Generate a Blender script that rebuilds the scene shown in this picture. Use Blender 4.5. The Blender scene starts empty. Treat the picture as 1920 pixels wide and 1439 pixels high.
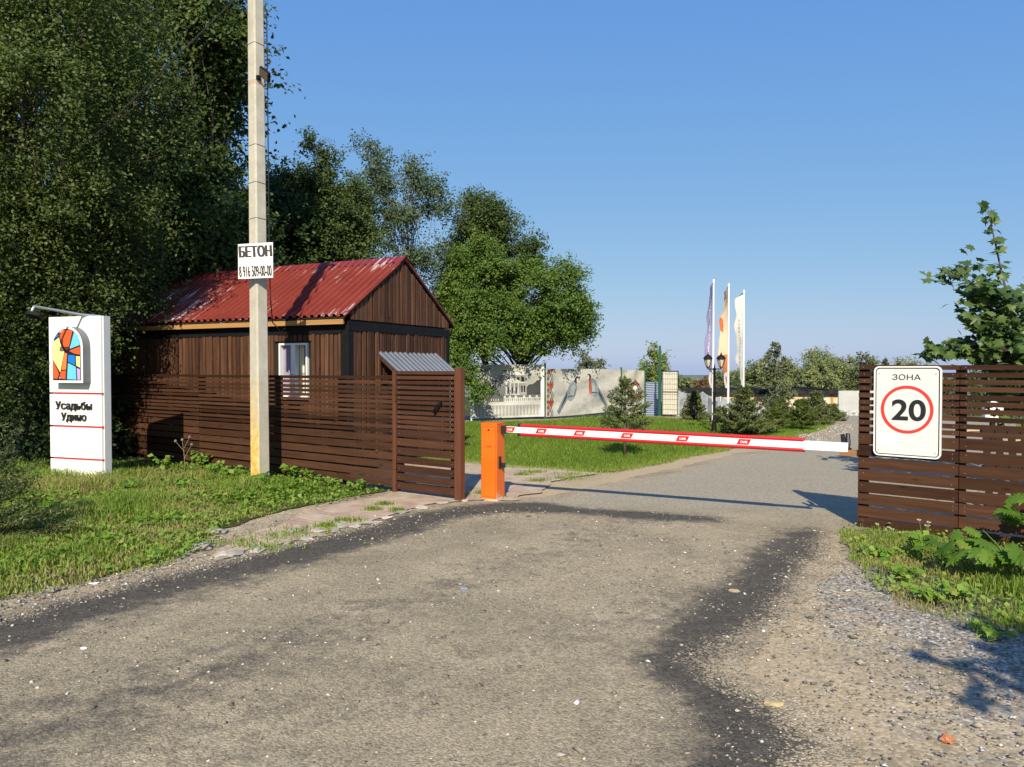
import bpy, math, random
import numpy as np
from mathutils import Vector, Matrix

S = bpy.context.scene
COL = S.collection
RND = random.Random(7)
NP = np.random.default_rng(7)
rad = math.radians

# ------------------------------------------------------------------ camera
F = 1400.0
CAM_H = 1.7
PITCH = math.atan((719.5 - 690.0) / F)
cd = bpy.data.cameras.new("camera"); cam = bpy.data.objects.new("camera", cd); COL.objects.link(cam)
cd.sensor_width = 36.0; cd.lens = 36.0 * F / 1920.0
cd.clip_start = 0.05; cd.clip_end = 4000
cam.location = (0, 0, CAM_H); cam.rotation_euler = (math.pi / 2 - PITCH, 0, 0)
S.camera = cam
S.render.resolution_x = 1024; S.render.resolution_y = 767

# ------------------------------------------------------------------ light
SUN_TRAVEL = Vector((0.07, 1.0, -0.74)).normalized()
SUN_EL = math.asin(-SUN_TRAVEL.z)
w = bpy.data.worlds.new("World"); S.world = w; w.use_nodes = True
nt = w.node_tree; bg = nt.nodes["Background"]
sky = nt.nodes.new("ShaderNodeTexSky"); sky.sky_type = 'NISHITA'; sky.sun_disc = False
sky.sun_elevation = SUN_EL; sky.sun_rotation = rad(180); sky.altitude = 150
sky.air_density = 1.0; sky.dust_density = 0.6; sky.ozone_density = 4.0
bg.inputs[1].default_value = 0.114
hsv = nt.nodes.new("ShaderNodeHueSaturation"); hsv.inputs["Saturation"].default_value = 1.0
nt.links.new(sky.outputs[0], hsv.inputs["Color"]); sc_ = nt.nodes.new("ShaderNodeSeparateColor"); cc_ = nt.nodes.new("ShaderNodeCombineColor"); nt.links.new(hsv.outputs[0], sc_.inputs[0])
for i_, (g_, k_) in enumerate(((.731, .748), (.479, 1.369), (.12, 3.58))):      # per-channel colour grade of the sky, flattens its blue towards the horizon
    pw = nt.nodes.new("ShaderNodeMath"); pw.operation = 'POWER'; pw.inputs[1].default_value = g_; nt.links.new(sc_.outputs[i_], pw.inputs[0])
    ml = nt.nodes.new("ShaderNodeMath"); ml.operation = 'MULTIPLY'; ml.inputs[1].default_value = k_; nt.links.new(pw.outputs[0], ml.inputs[0]); nt.links.new(ml.outputs[0], cc_.inputs[i_])
nt.links.new(cc_.outputs[0], bg.inputs[0])
sl = bpy.data.lights.new("sun", 'SUN'); sun = bpy.data.objects.new("sun", sl); COL.objects.link(sun)
sl.energy = 4.4; sl.angle = rad(0.53); sl.color = (1.0, 0.9, 0.71)
sun.location = (0, -20, 30)
sun.rotation_euler = SUN_TRAVEL.to_track_quat('-Z', 'Y').to_euler()
S.view_settings.view_transform = 'Standard'; S.view_settings.look = 'None'
S.view_settings.exposure = 0.6; S.view_settings.gamma = 1.0
try:
    S.cycles.use_denoising = True
    S.cycles.max_bounces = 6; S.cycles.transparent_max_bounces = 6
except Exception:
    pass

# ------------------------------------------------------------------ helpers
def P(px, py, d):
    """world point seen at photo pixel (px, py) at distance d along +Y"""
    dx = (px - 960) / F; dy = (719.5 - py) / F
    c, s = math.cos(PITCH), math.sin(PITCH)
    Y = c + s * dy; Z = -s + c * dy
    k = d / Y
    return Vector((dx * k, d, CAM_H + Z * k))
def G(px, py, z=0.0):
    dx = (px - 960) / F; dy = (719.5 - py) / F
    c, s = math.cos(PITCH), math.sin(PITCH)
    Y = c + s * dy; Z = -s + c * dy
    k = (z - CAM_H) / Z
    return (dx * k, Y * k)
def GP(pts): return np.array([G(*p) for p in pts])

def hash2(ix, iy, seed):
    h = (ix.astype(np.int64) * 374761393 + iy.astype(np.int64) * 668265263 + seed * 974711) & 0x7fffffff
    h = ((h ^ (h >> 13)) * 1274126177) & 0x7fffffff
    h = h ^ (h >> 16)
    return (h & 0xffff) / 65535.0
def vnoise(x, y, seed=0):
    x = np.asarray(x, float); y = np.asarray(y, float)
    ix = np.floor(x); iy = np.floor(y); fx = x - ix; fy = y - iy
    fx = fx * fx * (3 - 2 * fx); fy = fy * fy * (3 - 2 * fy)
    a = hash2(ix, iy, seed); b = hash2(ix + 1, iy, seed); c = hash2(ix, iy + 1, seed); d = hash2(ix + 1, iy + 1, seed)
    return (a * (1 - fx) + b * fx) * (1 - fy) + (c * (1 - fx) + d * fx) * fy
def fbm(x, y, seed=0, o=3):
    v = 0; a = .5; t = 0
    for i in range(o):
        v = v + a * vnoise(x * 2 ** i, y * 2 ** i, seed + i * 17); t += a; a *= .5
    return v / t
def sstep(a, b, x):
    t = np.clip((x - a) / (b - a), 0, 1); return t * t * (3 - 2 * t)
def sdf(pts, poly):
    """signed distance, positive inside"""
    x, y = pts[:, 0], pts[:, 1]
    best = np.full(len(pts), 1e18); inside = np.zeros(len(pts), bool)
    n = len(poly)
    for i in range(n):
        ax, ay = poly[i]; bx, by = poly[(i + 1) % n]
        ex, ey = bx - ax, by - ay
        L = ex * ex + ey * ey + 1e-12
        t = np.clip(((x - ax) * ex + (y - ay) * ey) / L, 0, 1)
        d = (x - ax - t * ex) ** 2 + (y - ay - t * ey) ** 2
        best = np.minimum(best, d)
        cond = (ay > y) != (by > y)
        xi = ax + (y - ay) * ex / (ey if abs(ey) > 1e-12 else 1e-12)
        inside ^= cond & (x < xi)
    return np.where(inside, 1, -1) * np.sqrt(best)
def dline(pts, line):
    x, y = pts[:, 0], pts[:, 1]; best = np.full(len(pts), 1e18)
    for i in range(len(line) - 1):
        ax, ay = line[i]; bx, by = line[i + 1]; ex, ey = bx - ax, by - ay
        t = np.clip(((x - ax) * ex + (y - ay) * ey) / (ex * ex + ey * ey + 1e-12), 0, 1)
        best = np.minimum(best, (x - ax - t * ex) ** 2 + (y - ay - t * ey) ** 2)
    return np.sqrt(best)

def terrain(x, y):
    x = np.asarray(x, float); y = np.asarray(y, float)
    t = np.clip(y - 25.0, 0, 40)
    drop = np.where(t < 3, t * t / 6.0, t - 1.5) * 0.075
    z = -np.minimum(drop, 2.6)
    z = z + 0.012 * (vnoise(x * .9, y * .9, 5) - .5) * np.clip((y - 1) / 3, 0, 1)
    z = z - np.clip((y - 110) * .04, 0, 14)
    bank = sstep(-3.2, -5.5, x + 0.15 * (y - 9)) * sstep(5, 9, y) * sstep(40, 20, y)
    return z + 0.015 * bank
def tz(x, y): return float(terrain(np.array([x]), np.array([y]))[0])

def tag(o, label=None, cat=None, group=None, kind=None):
    if label: o["label"] = label
    if cat: o["category"] = cat
    if group: o["group"] = group
    if kind: o["kind"] = kind
    return o
def empty(name, loc, rz, label, cat, group=None):
    o = bpy.data.objects.new(name, None); COL.objects.link(o)
    o.location = loc; o.rotation_euler = (0, 0, rz); o.empty_display_size = .2
    return tag(o, label, cat, group)
def link_mesh(name, me, parent=None):
    o = bpy.data.objects.new(name, me); COL.objects.link(o)
    if parent: o.parent = parent
    return o
def np_mesh(name, verts, faces_k, mats, parent=None, attrs=None, smooth=False, midx=None):
    """verts (N,3); faces_k (M,k) equal sized polygons or list of such arrays"""
    if not isinstance(faces_k, list): faces_k = [faces_k]
    me = bpy.data.meshes.new(name)
    me.vertices.add(len(verts)); me.vertices.foreach_set("co", np.asarray(verts, np.float32).ravel())
    loops = np.concatenate([f.ravel() for f in faces_k]).astype(np.int32)
    sizes = np.concatenate([np.full(len(f), f.shape[1], np.int32) for f in faces_k])
    starts = np.concatenate([[0], np.cumsum(sizes)[:-1]]).astype(np.int32)
    me.loops.add(len(loops)); me.loops.foreach_set("vertex_index", loops)
    me.polygons.add(len(sizes)); me.polygons.foreach_set("loop_start", starts)
    me.polygons.foreach_set("loop_total", sizes)
    if midx is not None: me.polygons.foreach_set("material_index", np.asarray(midx, np.int32))
    if smooth: me.polygons.foreach_set("use_smooth", np.ones(len(sizes), bool))
    for m in (mats if isinstance(mats, (list, tuple)) else [mats]): me.materials.append(m)
    for an, (typ, dom, data) in (attrs or {}).items():
        at = me.attributes.new(an, typ, dom)
        at.data.foreach_set("color" if "COLOR" in typ else "value", np.asarray(data, np.float32).ravel())
    me.update(calc_edges=True)
    return link_mesh(name, me, parent)

class MB:
    def __init__(s): s.v = []; s.f = []; s.m = []; s.t = []
    def add(s, vs, fs, mat=0, tint=None):
        b = len(s.v); s.v += [tuple(v) for v in vs]; s.f += [tuple(b + i for i in f) for f in fs]; s.m += [mat] * len(fs)
        t = RND.random() if tint is None else tint
        s.t += [t] * len(vs); return s
    def box(s, x0, x1, y0, y1, z0, z1, mat=0, tint=None, M=None, bev=0):
        if bev:
            b = bev
            pr = [(x0 + b, y0), (x1 - b, y0), (x1, y0 + b), (x1, y1 - b), (x1 - b, y1), (x0 + b, y1), (x0, y1 - b), (x0, y0 + b)]
            return s.prism([(p[0], p[1]) for p in pr], z0, z1, mat, tint, M)
        vs = [(x0, y0, z0), (x1, y0, z0), (x1, y1, z0), (x0, y1, z0), (x0, y0, z1), (x1, y0, z1), (x1, y1, z1), (x0, y1, z1)]
        if M is not None: vs = [M @ Vector(v) for v in vs]
        return s.add(vs, [(0, 3, 2, 1), (4, 5, 6, 7), (0, 1, 5, 4), (1, 2, 6, 5), (2, 3, 7, 6), (3, 0, 4, 7)], mat, tint)
    def prism(s, poly, z0, z1, mat=0, tint=None, M=None):
        n = len(poly)
        vs = [(p[0], p[1], z0) for p in poly] + [(p[0], p[1], z1) for p in poly]
        if M is not None: vs = [M @ Vector(v) for v in vs]
        fs = [tuple(range(n - 1, -1, -1)), tuple(range(n, 2 * n))] + [(i, (i + 1) % n, n + (i + 1) % n, n + i) for i in range(n)]
        return s.add(vs, fs, mat, tint)
    def plate(s, poly, y0, y1, mat=0, tint=None):
        """outline in local XZ, extruded from y0 (front) to y1 (back)"""
        M = Matrix(((1, 0, 0, 0), (0, 0, 1, 0), (0, 1, 0, 0), (0, 0, 0, 1)))
        return s.prism(poly, y0, y1, mat, tint, M)
    def tube(s, path, r, n=8, mat=0, tint=None, cap=True):
        path = [Vector(p) for p in path]; k = len(path)
        rs = list(r) if hasattr(r, '__len__') else [r] * k
        vs = []; fs = []; prev = None
        for i, p in enumerate(path):
            d = (path[min(i + 1, k - 1)] - path[max(i - 1, 0)])
            d = d.normalized() if d.length > 1e-9 else Vector((0, 0, 1))
            if prev is None:
                a = d.orthogonal().normalized()
            else:
                a = prev - d * prev.dot(d)
                a = a.normalized() if a.length > 1e-6 else d.orthogonal().normalized()
            prev = a; b = d.cross(a)
            for j in range(n):
                an = 2 * math.pi * j / n
                vs.append(p + (a * math.cos(an) + b * math.sin(an)) * rs[i])
        for i in range(k - 1):
            for j in range(n):
                fs.append((i * n + j, i * n + (j + 1) % n, (i + 1) * n + (j + 1) % n, (i + 1) * n + j))
        if cap: fs += [tuple(range(n - 1, -1, -1)), tuple((k - 1) * n + j for j in range(n))]
        return s.add(vs, fs, mat, tint)
    def lathe(s, prof, n=16, c=(0, 0), mat=0, tint=None):
        vs = []; fs = []
        for r, z in prof:
            for j in range(n):
                a = 2 * math.pi * j / n; vs.append((c[0] + r * math.cos(a), c[1] + r * math.sin(a), z))
        for i in range(len(prof) - 1):
            for j in range(n):
                fs.append((i * n + j, i * n + (j + 1) % n, (i + 1) * n + (j + 1) % n, (i + 1) * n + j))
        fs += [tuple(range(n - 1, -1, -1)), tuple((len(prof) - 1) * n + j for j in range(n))]
        return s.add(vs, fs, mat, tint)
    def build(s, name, mats, parent=None, smooth=False, autosmooth=False):
        me = bpy.data.meshes.new(name); me.from_pydata(s.v, [], s.f)
        for m in (mats if isinstance(mats, (list, tuple)) else [mats]): me.materials.append(m)
        me.polygons.foreach_set("material_index", s.m)
        at = me.attributes.new("tint", 'FLOAT', 'POINT'); at.data.foreach_set("value", s.t)
        if smooth or autosmooth:
            me.polygons.foreach_set("use_smooth", [True] * len(me.polygons))
            if autosmooth: me.set_sharp_from_angle(angle=rad(35))
        me.update()
        return link_mesh(name, me, parent)

# ------------------------------------------------------------------ materials
def mat_new(name):
    m = bpy.data.materials.new(name); m.use_nodes = True
    n = m.node_tree; return m, n.nodes, n.links, n.nodes["Principled BSDF"]
def ramp(N, stops, interp='LINEAR'):
    r = N.new("ShaderNodeValToRGB"); r.color_ramp.interpolation = interp
    e = r.color_ramp.elements
    while len(e) < len(stops): e.new(.5)
    for i, (p, c) in enumerate(stops): e[i].position = p; e[i].color = (*c, 1) if len(c) == 3 else c
    return r
def tex(N, L, kind, scale, vec=None, **kw):
    t = N.new("ShaderNodeTex" + kind); t.inputs["Scale"].default_value = scale
    for k, v in kw.items(): t.inputs[k].default_value = v
    if vec is not None: L.new(vec, t.inputs["Vector"])
    return t
def mapping(N, L, scale=(1, 1, 1), src="Object"):
    tc = N.new("ShaderNodeTexCoord"); mp = N.new("ShaderNodeMapping"); mp.inputs["Scale"].default_value = scale
    L.new(tc.outputs[src], mp.inputs["Vector"]); return mp.outputs[0]
def mix(N, L, fac, a, b, blend='MIX'):
    m = N.new("ShaderNodeMix"); m.data_type = 'RGBA'; m.blend_type = blend
    for s_, v in ((m.inputs[0], fac), (m.inputs[6], a), (m.inputs[7], b)):
        if isinstance(v, (int, float)): s_.default_value = v
        elif isinstance(v, tuple): s_.default_value = (*v, 1)
        else: L.new(v, s_)
    return m.outputs[2]
def math_(N, L, op, a, b=None, c=None, clamp=False):
    m = N.new("ShaderNodeMath"); m.operation = op; m.use_clamp = clamp
    for i, v in enumerate((a, b, c)):
        if v is None: continue
        if isinstance(v, (int, float)): m.inputs[i].default_value = v
        else: L.new(v, m.inputs[i])
    return m.outputs[0]
def attr(N, name):
    a = N.new("ShaderNodeAttribute"); a.attribute_name = name; return a
def bump(N, L, h, bsdf, strength=.3, dist=.01):
    b = N.new("ShaderNodeBump"); b.inputs["Strength"].default_value = strength; b.inputs["Distance"].default_value = dist
    L.new(h, b.inputs["Height"]); L.new(b.outputs[0], bsdf.inputs["Normal"]); return b

def simple(name, c, rough=.6, metal=0, var=.12, scale=6, bumpy=0, dirt=None, tint=0):
    """painted / plain surface with slight mottling"""
    m, N, L, B = mat_new(name)
    v = mapping(N, L)
    n = tex(N, L, "Noise", scale, v, Detail=6.0, Roughness=.65)
    lo = tuple(x * (1 - var) for x in c); hi = tuple(min(1, x * (1 + var)) for x in c)
    r = ramp(N, [(.3, lo), (.7, hi)]); L.new(n.outputs[0], r.inputs[0])
    out = r.outputs[0]
    if tint:
        a = attr(N, "tint"); k = math_(N, L, 'MULTIPLY_ADD', a.outputs["Fac"], tint, 1 - tint / 2)
        cm = N.new("ShaderNodeCombineColor"); 
        for i in range(3): L.new(k, cm.inputs[i])
        out = mix(N, L, 1.0, out, cm.outputs[0], 'MULTIPLY')
    if dirt:
        n2 = tex(N, L, "Noise", scale * 3.1, v, Detail=8.0, Roughness=.75)
        r2 = ramp(N, [(.58, (0, 0, 0)), (.75, (1, 1, 1))]); L.new(n2.outputs[0], r2.inputs[0])
        out = mix(N, L, math_(N, L, 'MULTIPLY', r2.outputs[0], .6), out, dirt)
    L.new(out, B.inputs["Base Color"])
    B.inputs["Roughness"].default_value = rough; B.inputs["Metallic"].default_value = metal
    if bumpy: bump(N, L, n.outputs[0], B, bumpy, .01)
    return m

def wood(name, c_dark, c_light, axis, rough=.6, tint=.5, knots=True, wear=None, spec=.12):
    m, N, L, B = mat_new(name)
    sc = [14.0, 14.0, 14.0]; sc[axis] = 0.9
    v = mapping(N, L, tuple(sc))
    a = attr(N, "tint")
    off = N.new("ShaderNodeVectorMath"); off.operation = 'ADD'; L.new(v, off.inputs[0])
    cx = N.new("ShaderNodeCombineXYZ"); L.new(math_(N, L, 'MULTIPLY', a.outputs["Fac"], 31.0), cx.inputs[0]); L.new(math_(N, L, 'MULTIPLY', a.outputs["Fac"], 17.0), cx.inputs[2])
    L.new(cx.outputs[0], off.inputs[1])
    n = tex(N, L, "Noise", 1.6, off.outputs[0], Detail=8.0, Roughness=.7, Distortion=.6)
    r = ramp(N, [(.25, c_dark), (.75, c_light)]); L.new(n.outputs[0], r.inputs[0])
    k = math_(N, L, 'MULTIPLY_ADD', a.outputs["Fac"], tint, 1 - tint / 2)
    cm = N.new("ShaderNodeCombineColor")
    for i in range(3): L.new(k, cm.inputs[i])
    out = mix(N, L, 1.0, r.outputs[0], cm.outputs[0], 'MULTIPLY')
    if knots:
        v2 = mapping(N, L, (5, 5, 5) if axis == 2 else (2.5, 9, 9))
        off2 = N.new("ShaderNodeVectorMath"); off2.operation = 'ADD'; L.new(v2, off2.inputs[0]); L.new(cx.outputs[0], off2.inputs[1])
        vo = tex(N, L, "Voronoi", .9, off2.outputs[0])
        r2 = ramp(N, [(.03, (1, 1, 1)), (.13, (0, 0, 0))]); L.new(vo.outputs[0], r2.inputs[0])
        out = mix(N, L, math_(N, L, 'MULTIPLY', r2.outputs[0], .7), out, tuple(x * .35 for x in c_dark))
    if wear:
        v3 = mapping(N, L, (1, 1, 1))
        n3 = tex(N, L, "Noise", 26.0, v3, Detail=6.0, Roughness=.8)
        r3 = ramp(N, [(.66, (0, 0, 0)), (.74, (1, 1, 1))]); L.new(n3.outputs[0], r3.inputs[0])
        out = mix(N, L, math_(N, L, 'MULTIPLY', r3.outputs[0], .55), out, wear)
    L.new(out, B.inputs["Base Color"]); B.inputs["Roughness"].default_value = rough
    B.inputs["Specular IOR Level"].default_value = spec
    bump(N, L, n.outputs[0], B, .25, .004)
    return m

def leaf_mat(name, cols, transl=.3, rough=.5):
    m, N, L, B = mat_new(name)
    a = attr(N, "tint")
    r = ramp(N, [(i / (len(cols) - 1), c) for i, c in enumerate(cols)]); L.new(a.outputs["Fac"], r.inputs[0])
    L.new(r.outputs[0], B.inputs["Base Color"]); B.inputs["Roughness"].default_value = rough
    B.inputs["Specular IOR Level"].default_value = .25
    if transl:
        t = N.new("ShaderNodeBsdfTranslucent")
        hc = mix(N, L, 1.0, r.outputs[0], (1.3, 1.5, .5), 'MULTIPLY'); L.new(hc, t.inputs[0])
        ms = N.new("ShaderNodeMixShader"); ms.inputs[0].default_value = transl
        L.new(B.outputs[0], ms.inputs[1]); L.new(t.outputs[0], ms.inputs[2])
        L.new(ms.outputs[0], N["Material Output"].inputs[0])
    return m

def print_mat(name, rough=.7, spec=.2):
    m, N, L, B = mat_new(name)
    a = attr(N, "print"); L.new(a.outputs["Color"], B.inputs["Base Color"]); B.inputs["Roughness"].default_value = rough
    B.inputs["Specular IOR Level"].default_value = spec
    return m

M = {}
M['bark'] = simple('bark', (.10, .085, .065), .9, var=.4, scale=14, bumpy=.6)
M['pale_bark'] = simple('pale_bark', (.26, .24, .2), .9, var=.4, scale=14, bumpy=.4)
M['leaf_olive'] = leaf_mat('leaf_olive', [(0.031, 0.057, 0.014), (0.063, 0.095, 0.021), (0.110, 0.145, 0.037), (0.177, 0.172, 0.052)])
M['leaf_maple'] = leaf_mat('leaf_maple', [(00.030, 00.053, 00.014), (00.058, 00.092, 00.022), (00.098, 00.132, 00.035), (00.150, 00.161, 00.046)])
M['leaf_dark'] = leaf_mat('leaf_dark', [(0.019, 0.038, 0.012), (0.036, 0.067, 0.017), (0.066, 0.103, 0.026), (0.102, 0.132, 0.036)])
M['leaf_aspen'] = leaf_mat('leaf_aspen', [(0.044, 0.069, 0.033), (0.075, 0.112, 0.050), (0.125, 0.156, 0.075)], .2)
M['leaf_bright'] = leaf_mat('leaf_bright', [(000.046, 000.096, 000.017), (000.084, 000.149, 000.024), (000.137, 000.205, 000.037), (000.248, 000.235, 000.062)])
M['leaf_young'] = leaf_mat('leaf_young', [(0.037, 0.073, 0.022), (0.075, 0.125, 0.031), (0.138, 0.188, 0.050)], .25, .4)
M['leaf_far'] = leaf_mat('leaf_far', [(000.077, 000.114, 000.048), (000.147, 000.181, 000.066), (000.232, 000.241, 000.085), (000.345, 000.294, 000.104)], .2)
M['leaf_far_grey'] = leaf_mat('leaf_far_grey', [(.075, .095, .045), (.12, .14, .06), (.18, .19, .085)], .2)
M['leaf_red'] = leaf_mat('leaf_red', [(.10, .06, .03), (.16, .09, .04), (.2, .15, .06)], .2)
M['leaf_larch'] = leaf_mat('leaf_larch', [(0.090, 0.135, 0.030), (0.165, 0.210, 0.045), (0.255, 0.270, 0.075)], .2)
M['needle'] = leaf_mat('needle', [(0.041, 0.061, 0.022), (0.074, 0.101, 0.030), (0.135, 0.155, 0.041), (0.203, 0.203, 0.068)], .1, .5)
M['needle_yellow'] = leaf_mat('needle_yellow', [(.05, .075, .012), (.09, .125, .02), (.14, .17, .035)], .15, .5)
M['weed'] = leaf_mat('weed', [(0.066, 0.143, 0.017), (0.121, 0.231, 0.028), (0.198, 0.297, 0.044), (0.275, 0.297, 0.066)], .3, .45)
M['hogweed'] = leaf_mat('hogweed', [(.06, .13, .016), (.12, .215, .026), (.21, .29, .045)], .35, .45)
M['grass'] = leaf_mat('grass', [(0.067, 0.129, 0.016), (0.129, 0.224, 0.025), (0.202, 0.297, 0.040), (0.291, 0.280, 0.090), (0.358, 0.280, 0.146)], .3, .5)
M['lawn_blade'] = leaf_mat('lawn_blade', [(0.090, 0.146, 0.016), (0.140, 0.218, 0.027), (0.202, 0.280, 0.040), (0.246, 0.280, 0.067)], .3, .5)
M['fence_wood'] = wood('fence_wood', (.031, .0140, .0080), (.083, .038, .021), 0, .75, .85, wear=(.11, .07, .05))
M['gate_wood'] = wood('gate_wood', (.038, .0165, .0095), (.090, .041, .024), 0, .75, .5, wear=(.13, .08, .06))
M['post_dark'] = wood('post_dark', (.016, .009, .007), (.035, .018, .013), 2, .7, .3)
M['post_red'] = wood('post_red', (.075, .028, .016), (.15, .06, .036), 2, .5, .2)
M['wall_wood'] = wood('wall_wood', (.033, .016, .0095), (.132, .065, .039), 2, .6, .75, wear=(.19, .12, .08))
M['fascia'] = wood('fascia', (.30, .15, .05), (.48, .28, .11), 0, .6, .3)
M['raw_wood'] = wood('raw_wood', (.22, .10, .045), (.38, .2, .1), 0, .7, .3)
M['plank'] = wood('plank', (.40, .30, .19), (.58, .46, .32), 0, .7, .3)
M['black_steel'] = simple('black_steel', (.009, .009, .010), .6, .0, .3)
M['black_steel'].node_tree.nodes['Principled BSDF'].inputs['Specular IOR Level'].default_value = .15
M['black_plastic'] = simple('black_plastic', (.015, .015, .016), .5)
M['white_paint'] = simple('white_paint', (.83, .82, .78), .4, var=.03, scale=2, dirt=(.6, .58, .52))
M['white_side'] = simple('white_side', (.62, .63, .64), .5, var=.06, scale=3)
M['white_plastic'] = simple('white_plastic', (.78, .78, .76), .35, var=.03)
M['sign_face'] = simple('sign_face', (.72, .715, .66), .35, var=.025, scale=3, dirt=(.62, .61, .55))
M['sign_white'] = simple('sign_white', (.86, .85, .82), .35, var=.02)
M['ink'] = simple('ink', (.012, .012, .013), .5)
M['ink_faint'] = simple('ink_faint', (.62, .61, .58), .5)
M['sign_red'] = simple('sign_red', (.72, .045, .035), .35, var=.05)
M['red_strip'] = simple('red_strip', (.55, .008, .016), .5)
M['red_rubber'] = simple('red_rubber', (.48, .010, .016), .35, var=.15, scale=12)
M['sticker_red'] = simple('sticker_red', (.62, .012, .02), .35)
M['boom_white'] = simple('boom_white', (.84, .83, .80), .3, var=.03, dirt=(.62, .6, .56))
M['concrete'] = None
M['metal'] = simple('metal', (.55, .56, .57), .35, .7, .1)
M['grey_tin'] = simple('grey_tin', (.125, .14, .165), .45, .1, .12, 3)
M['green_paint'] = simple('green_paint', (.008, .075, .045), .4)
M['lead'] = simple('lead', (.008, .008, .014), .4)
M['lamp_glass'] = simple('lamp_glass', (.55, .5, .36), .15, var=.1)
M['floodglass'] = simple('floodglass', (.16, .125, .09), .2)
M['cable'] = simple('cable', (.01, .01, .011), .6)
M['print'] = print_mat('printed_cloth')
M['flag_print'] = print_mat('flag_cloth')
M['stone'] = simple('stone', (.36, .33, .28), .9, var=.3, scale=9, bumpy=.4, tint=.7)
M['brick_bit'] = simple('brick_bit', (.5, .2, .09), .9, var=.3, scale=20, bumpy=.5)
M['paper'] = simple('paper', (.78, .77, .74), .7, var=.06)
M['dry_leaf'] = simple('dry_leaf', (.52, .40, .2), .8, var=.3, scale=20)
M['blue_scrap'] = simple('blue_scrap', (.22, .33, .48), .6)
M['lavender'] = simple('lavender', (.30, .26, .36), .8, var=.15, scale=10)
M['cream'] = simple('cream', (.68, .64, .5), .8, var=.1, scale=10)
M['dark_in'] = simple('dark_in', (.012, .011, .010), .9)
M['petal'] = simple('petal', (.8, .78, .72), .6)
M['tar_roof'] = simple('tar_roof', (.028, .027, .027), .95, var=.4, scale=2)
M['tar_roof'].node_tree.nodes['Principled BSDF'].inputs['Specular IOR Level'].default_value = .05
M['wire_mesh'] = simple('wire_mesh', (.2, .21, .2), .5, .4)
M['dry_wood_bush'] = simple('dry_wood_bush', (.2, .15, .1), .9, var=.3)
for nm, c in dict(orange=(.80, .10, .018), orange2=(.84, .2, .03), paleorange=(.85, .33, .17), blue=(.01, .17, .62), sky=(.14, .52, .80), yellow=(.83, .70, .27), purple=(.5, .36, .68)).items():
    M['glass_' + nm] = simple('glass_' + nm, c, .25, var=.03)

def m_orange():
    m, N, L, B = mat_new('barrier_orange')
    v = mapping(N, L)
    n = tex(N, L, "Noise", 3, v, Detail=5.0)
    r = ramp(N, [(.3, (.70, .125, .005)), (.7, (.78, .155, .009))]); L.new(n.outputs[0], r.inputs[0])
    sep = N.new("ShaderNodeSeparateXYZ"); L.new(v, sep.inputs[0])
    n2 = tex(N, L, "Noise", 14, v, Detail=8.0, Roughness=.75)
    # scraped paint low on the side that faces the road
    low = math_(N, L, 'MULTIPLY_ADD', sep.outputs[2], -1.5, .72, True)
    side = math_(N, L, 'GREATER_THAN', sep.outputs[0], .108)
    k = math_(N, L, 'MULTIPLY', low, side)
    k2 = math_(N, L, 'ADD', n2.outputs[0], math_(N, L, 'MULTIPLY_ADD', k, .75, -.42))
    r2 = ramp(N, [(.5, (0, 0, 0)), (.62, (1, 1, 1))]); L.new(k2, r2.inputs[0])
    out = mix(N, L, math_(N, L, 'MULTIPLY', math_(N, L, 'MULTIPLY', r2.outputs[0], side), .85), r.outputs[0], (.62, .42, .3))
    L.new(out, B.inputs["Base Color"]); B.inputs["Roughness"].default_value = .35
    return m
M['orange'] = m_orange()

def m_concrete():
    m, N, L, B = mat_new('pole_concrete')
    v = mapping(N, L)
    n = tex(N, L, "Noise", 5, v, Detail=8.0, Roughness=.7)
    r = ramp(N, [(.25, (.37, .34, .275)), (.75, (.56, .53, .44))]); L.new(n.outputs[0], r.inputs[0])
    vs = mapping(N, L, (7, 7, .7)); ns = tex(N, L, "Noise", 2, vs, Detail=6.0, Roughness=.7)
    rs = ramp(N, [(.5, (0, 0, 0)), (.8, (1, 1, 1))]); L.new(ns.outputs[0], rs.inputs[0])
    out = mix(N, L, math_(N, L, 'MULTIPLY', rs.outputs[0], .5), r.outputs[0], (.34, .31, .25))
    # old yellow paint low down on the front face
    sep = N.new("ShaderNodeSeparateXYZ"); L.new(v, sep.inputs[0])
    n2 = tex(N, L, "Noise", 1.0, mapping(N, L, (9, 9, 1.6)), Detail=7.0, Roughness=.7)
    h = math_(N, L, 'MULTIPLY_ADD', sep.outputs[2], -.85, 1.42)
    k = math_(N, L, 'ADD', h, math_(N, L, 'MULTIPLY_ADD', n2.outputs[0], 2.0, -1.0))
    fr = math_(N, L, 'LESS_THAN', sep.outputs[1], -.088)
    k = math_(N, L, 'MULTIPLY', math_(N, L, 'MULTIPLY', k, 1.1, clamp=True), fr)
    n3 = tex(N, L, "Noise", 9, v, Detail=6.0)
    ry = ramp(N, [(.3, (.52, .27, .03)), (.6, (.66, .50, .16)), (.8, (.62, .54, .33))]); L.new(n3.outputs[0], ry.inputs[0])
    out = mix(N, L, k, out, ry.outputs[0])
    # rust run under the floodlight band
    zz = math_(N, L, 'COMPARE', sep.outputs[2], 5.85, .035)
    out = mix(N, L, math_(N, L, 'MULTIPLY', zz, math_(N, L, 'MULTIPLY', n2.outputs[0], .7)), out, (.33, .13, .03))
    L.new(out, B.inputs["Base Color"]); B.inputs["Roughness"].default_value = .85
    bump(N, L, n.outputs[0], B, .25, .006)
    return m
M['concrete'] = m_concrete()

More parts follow.
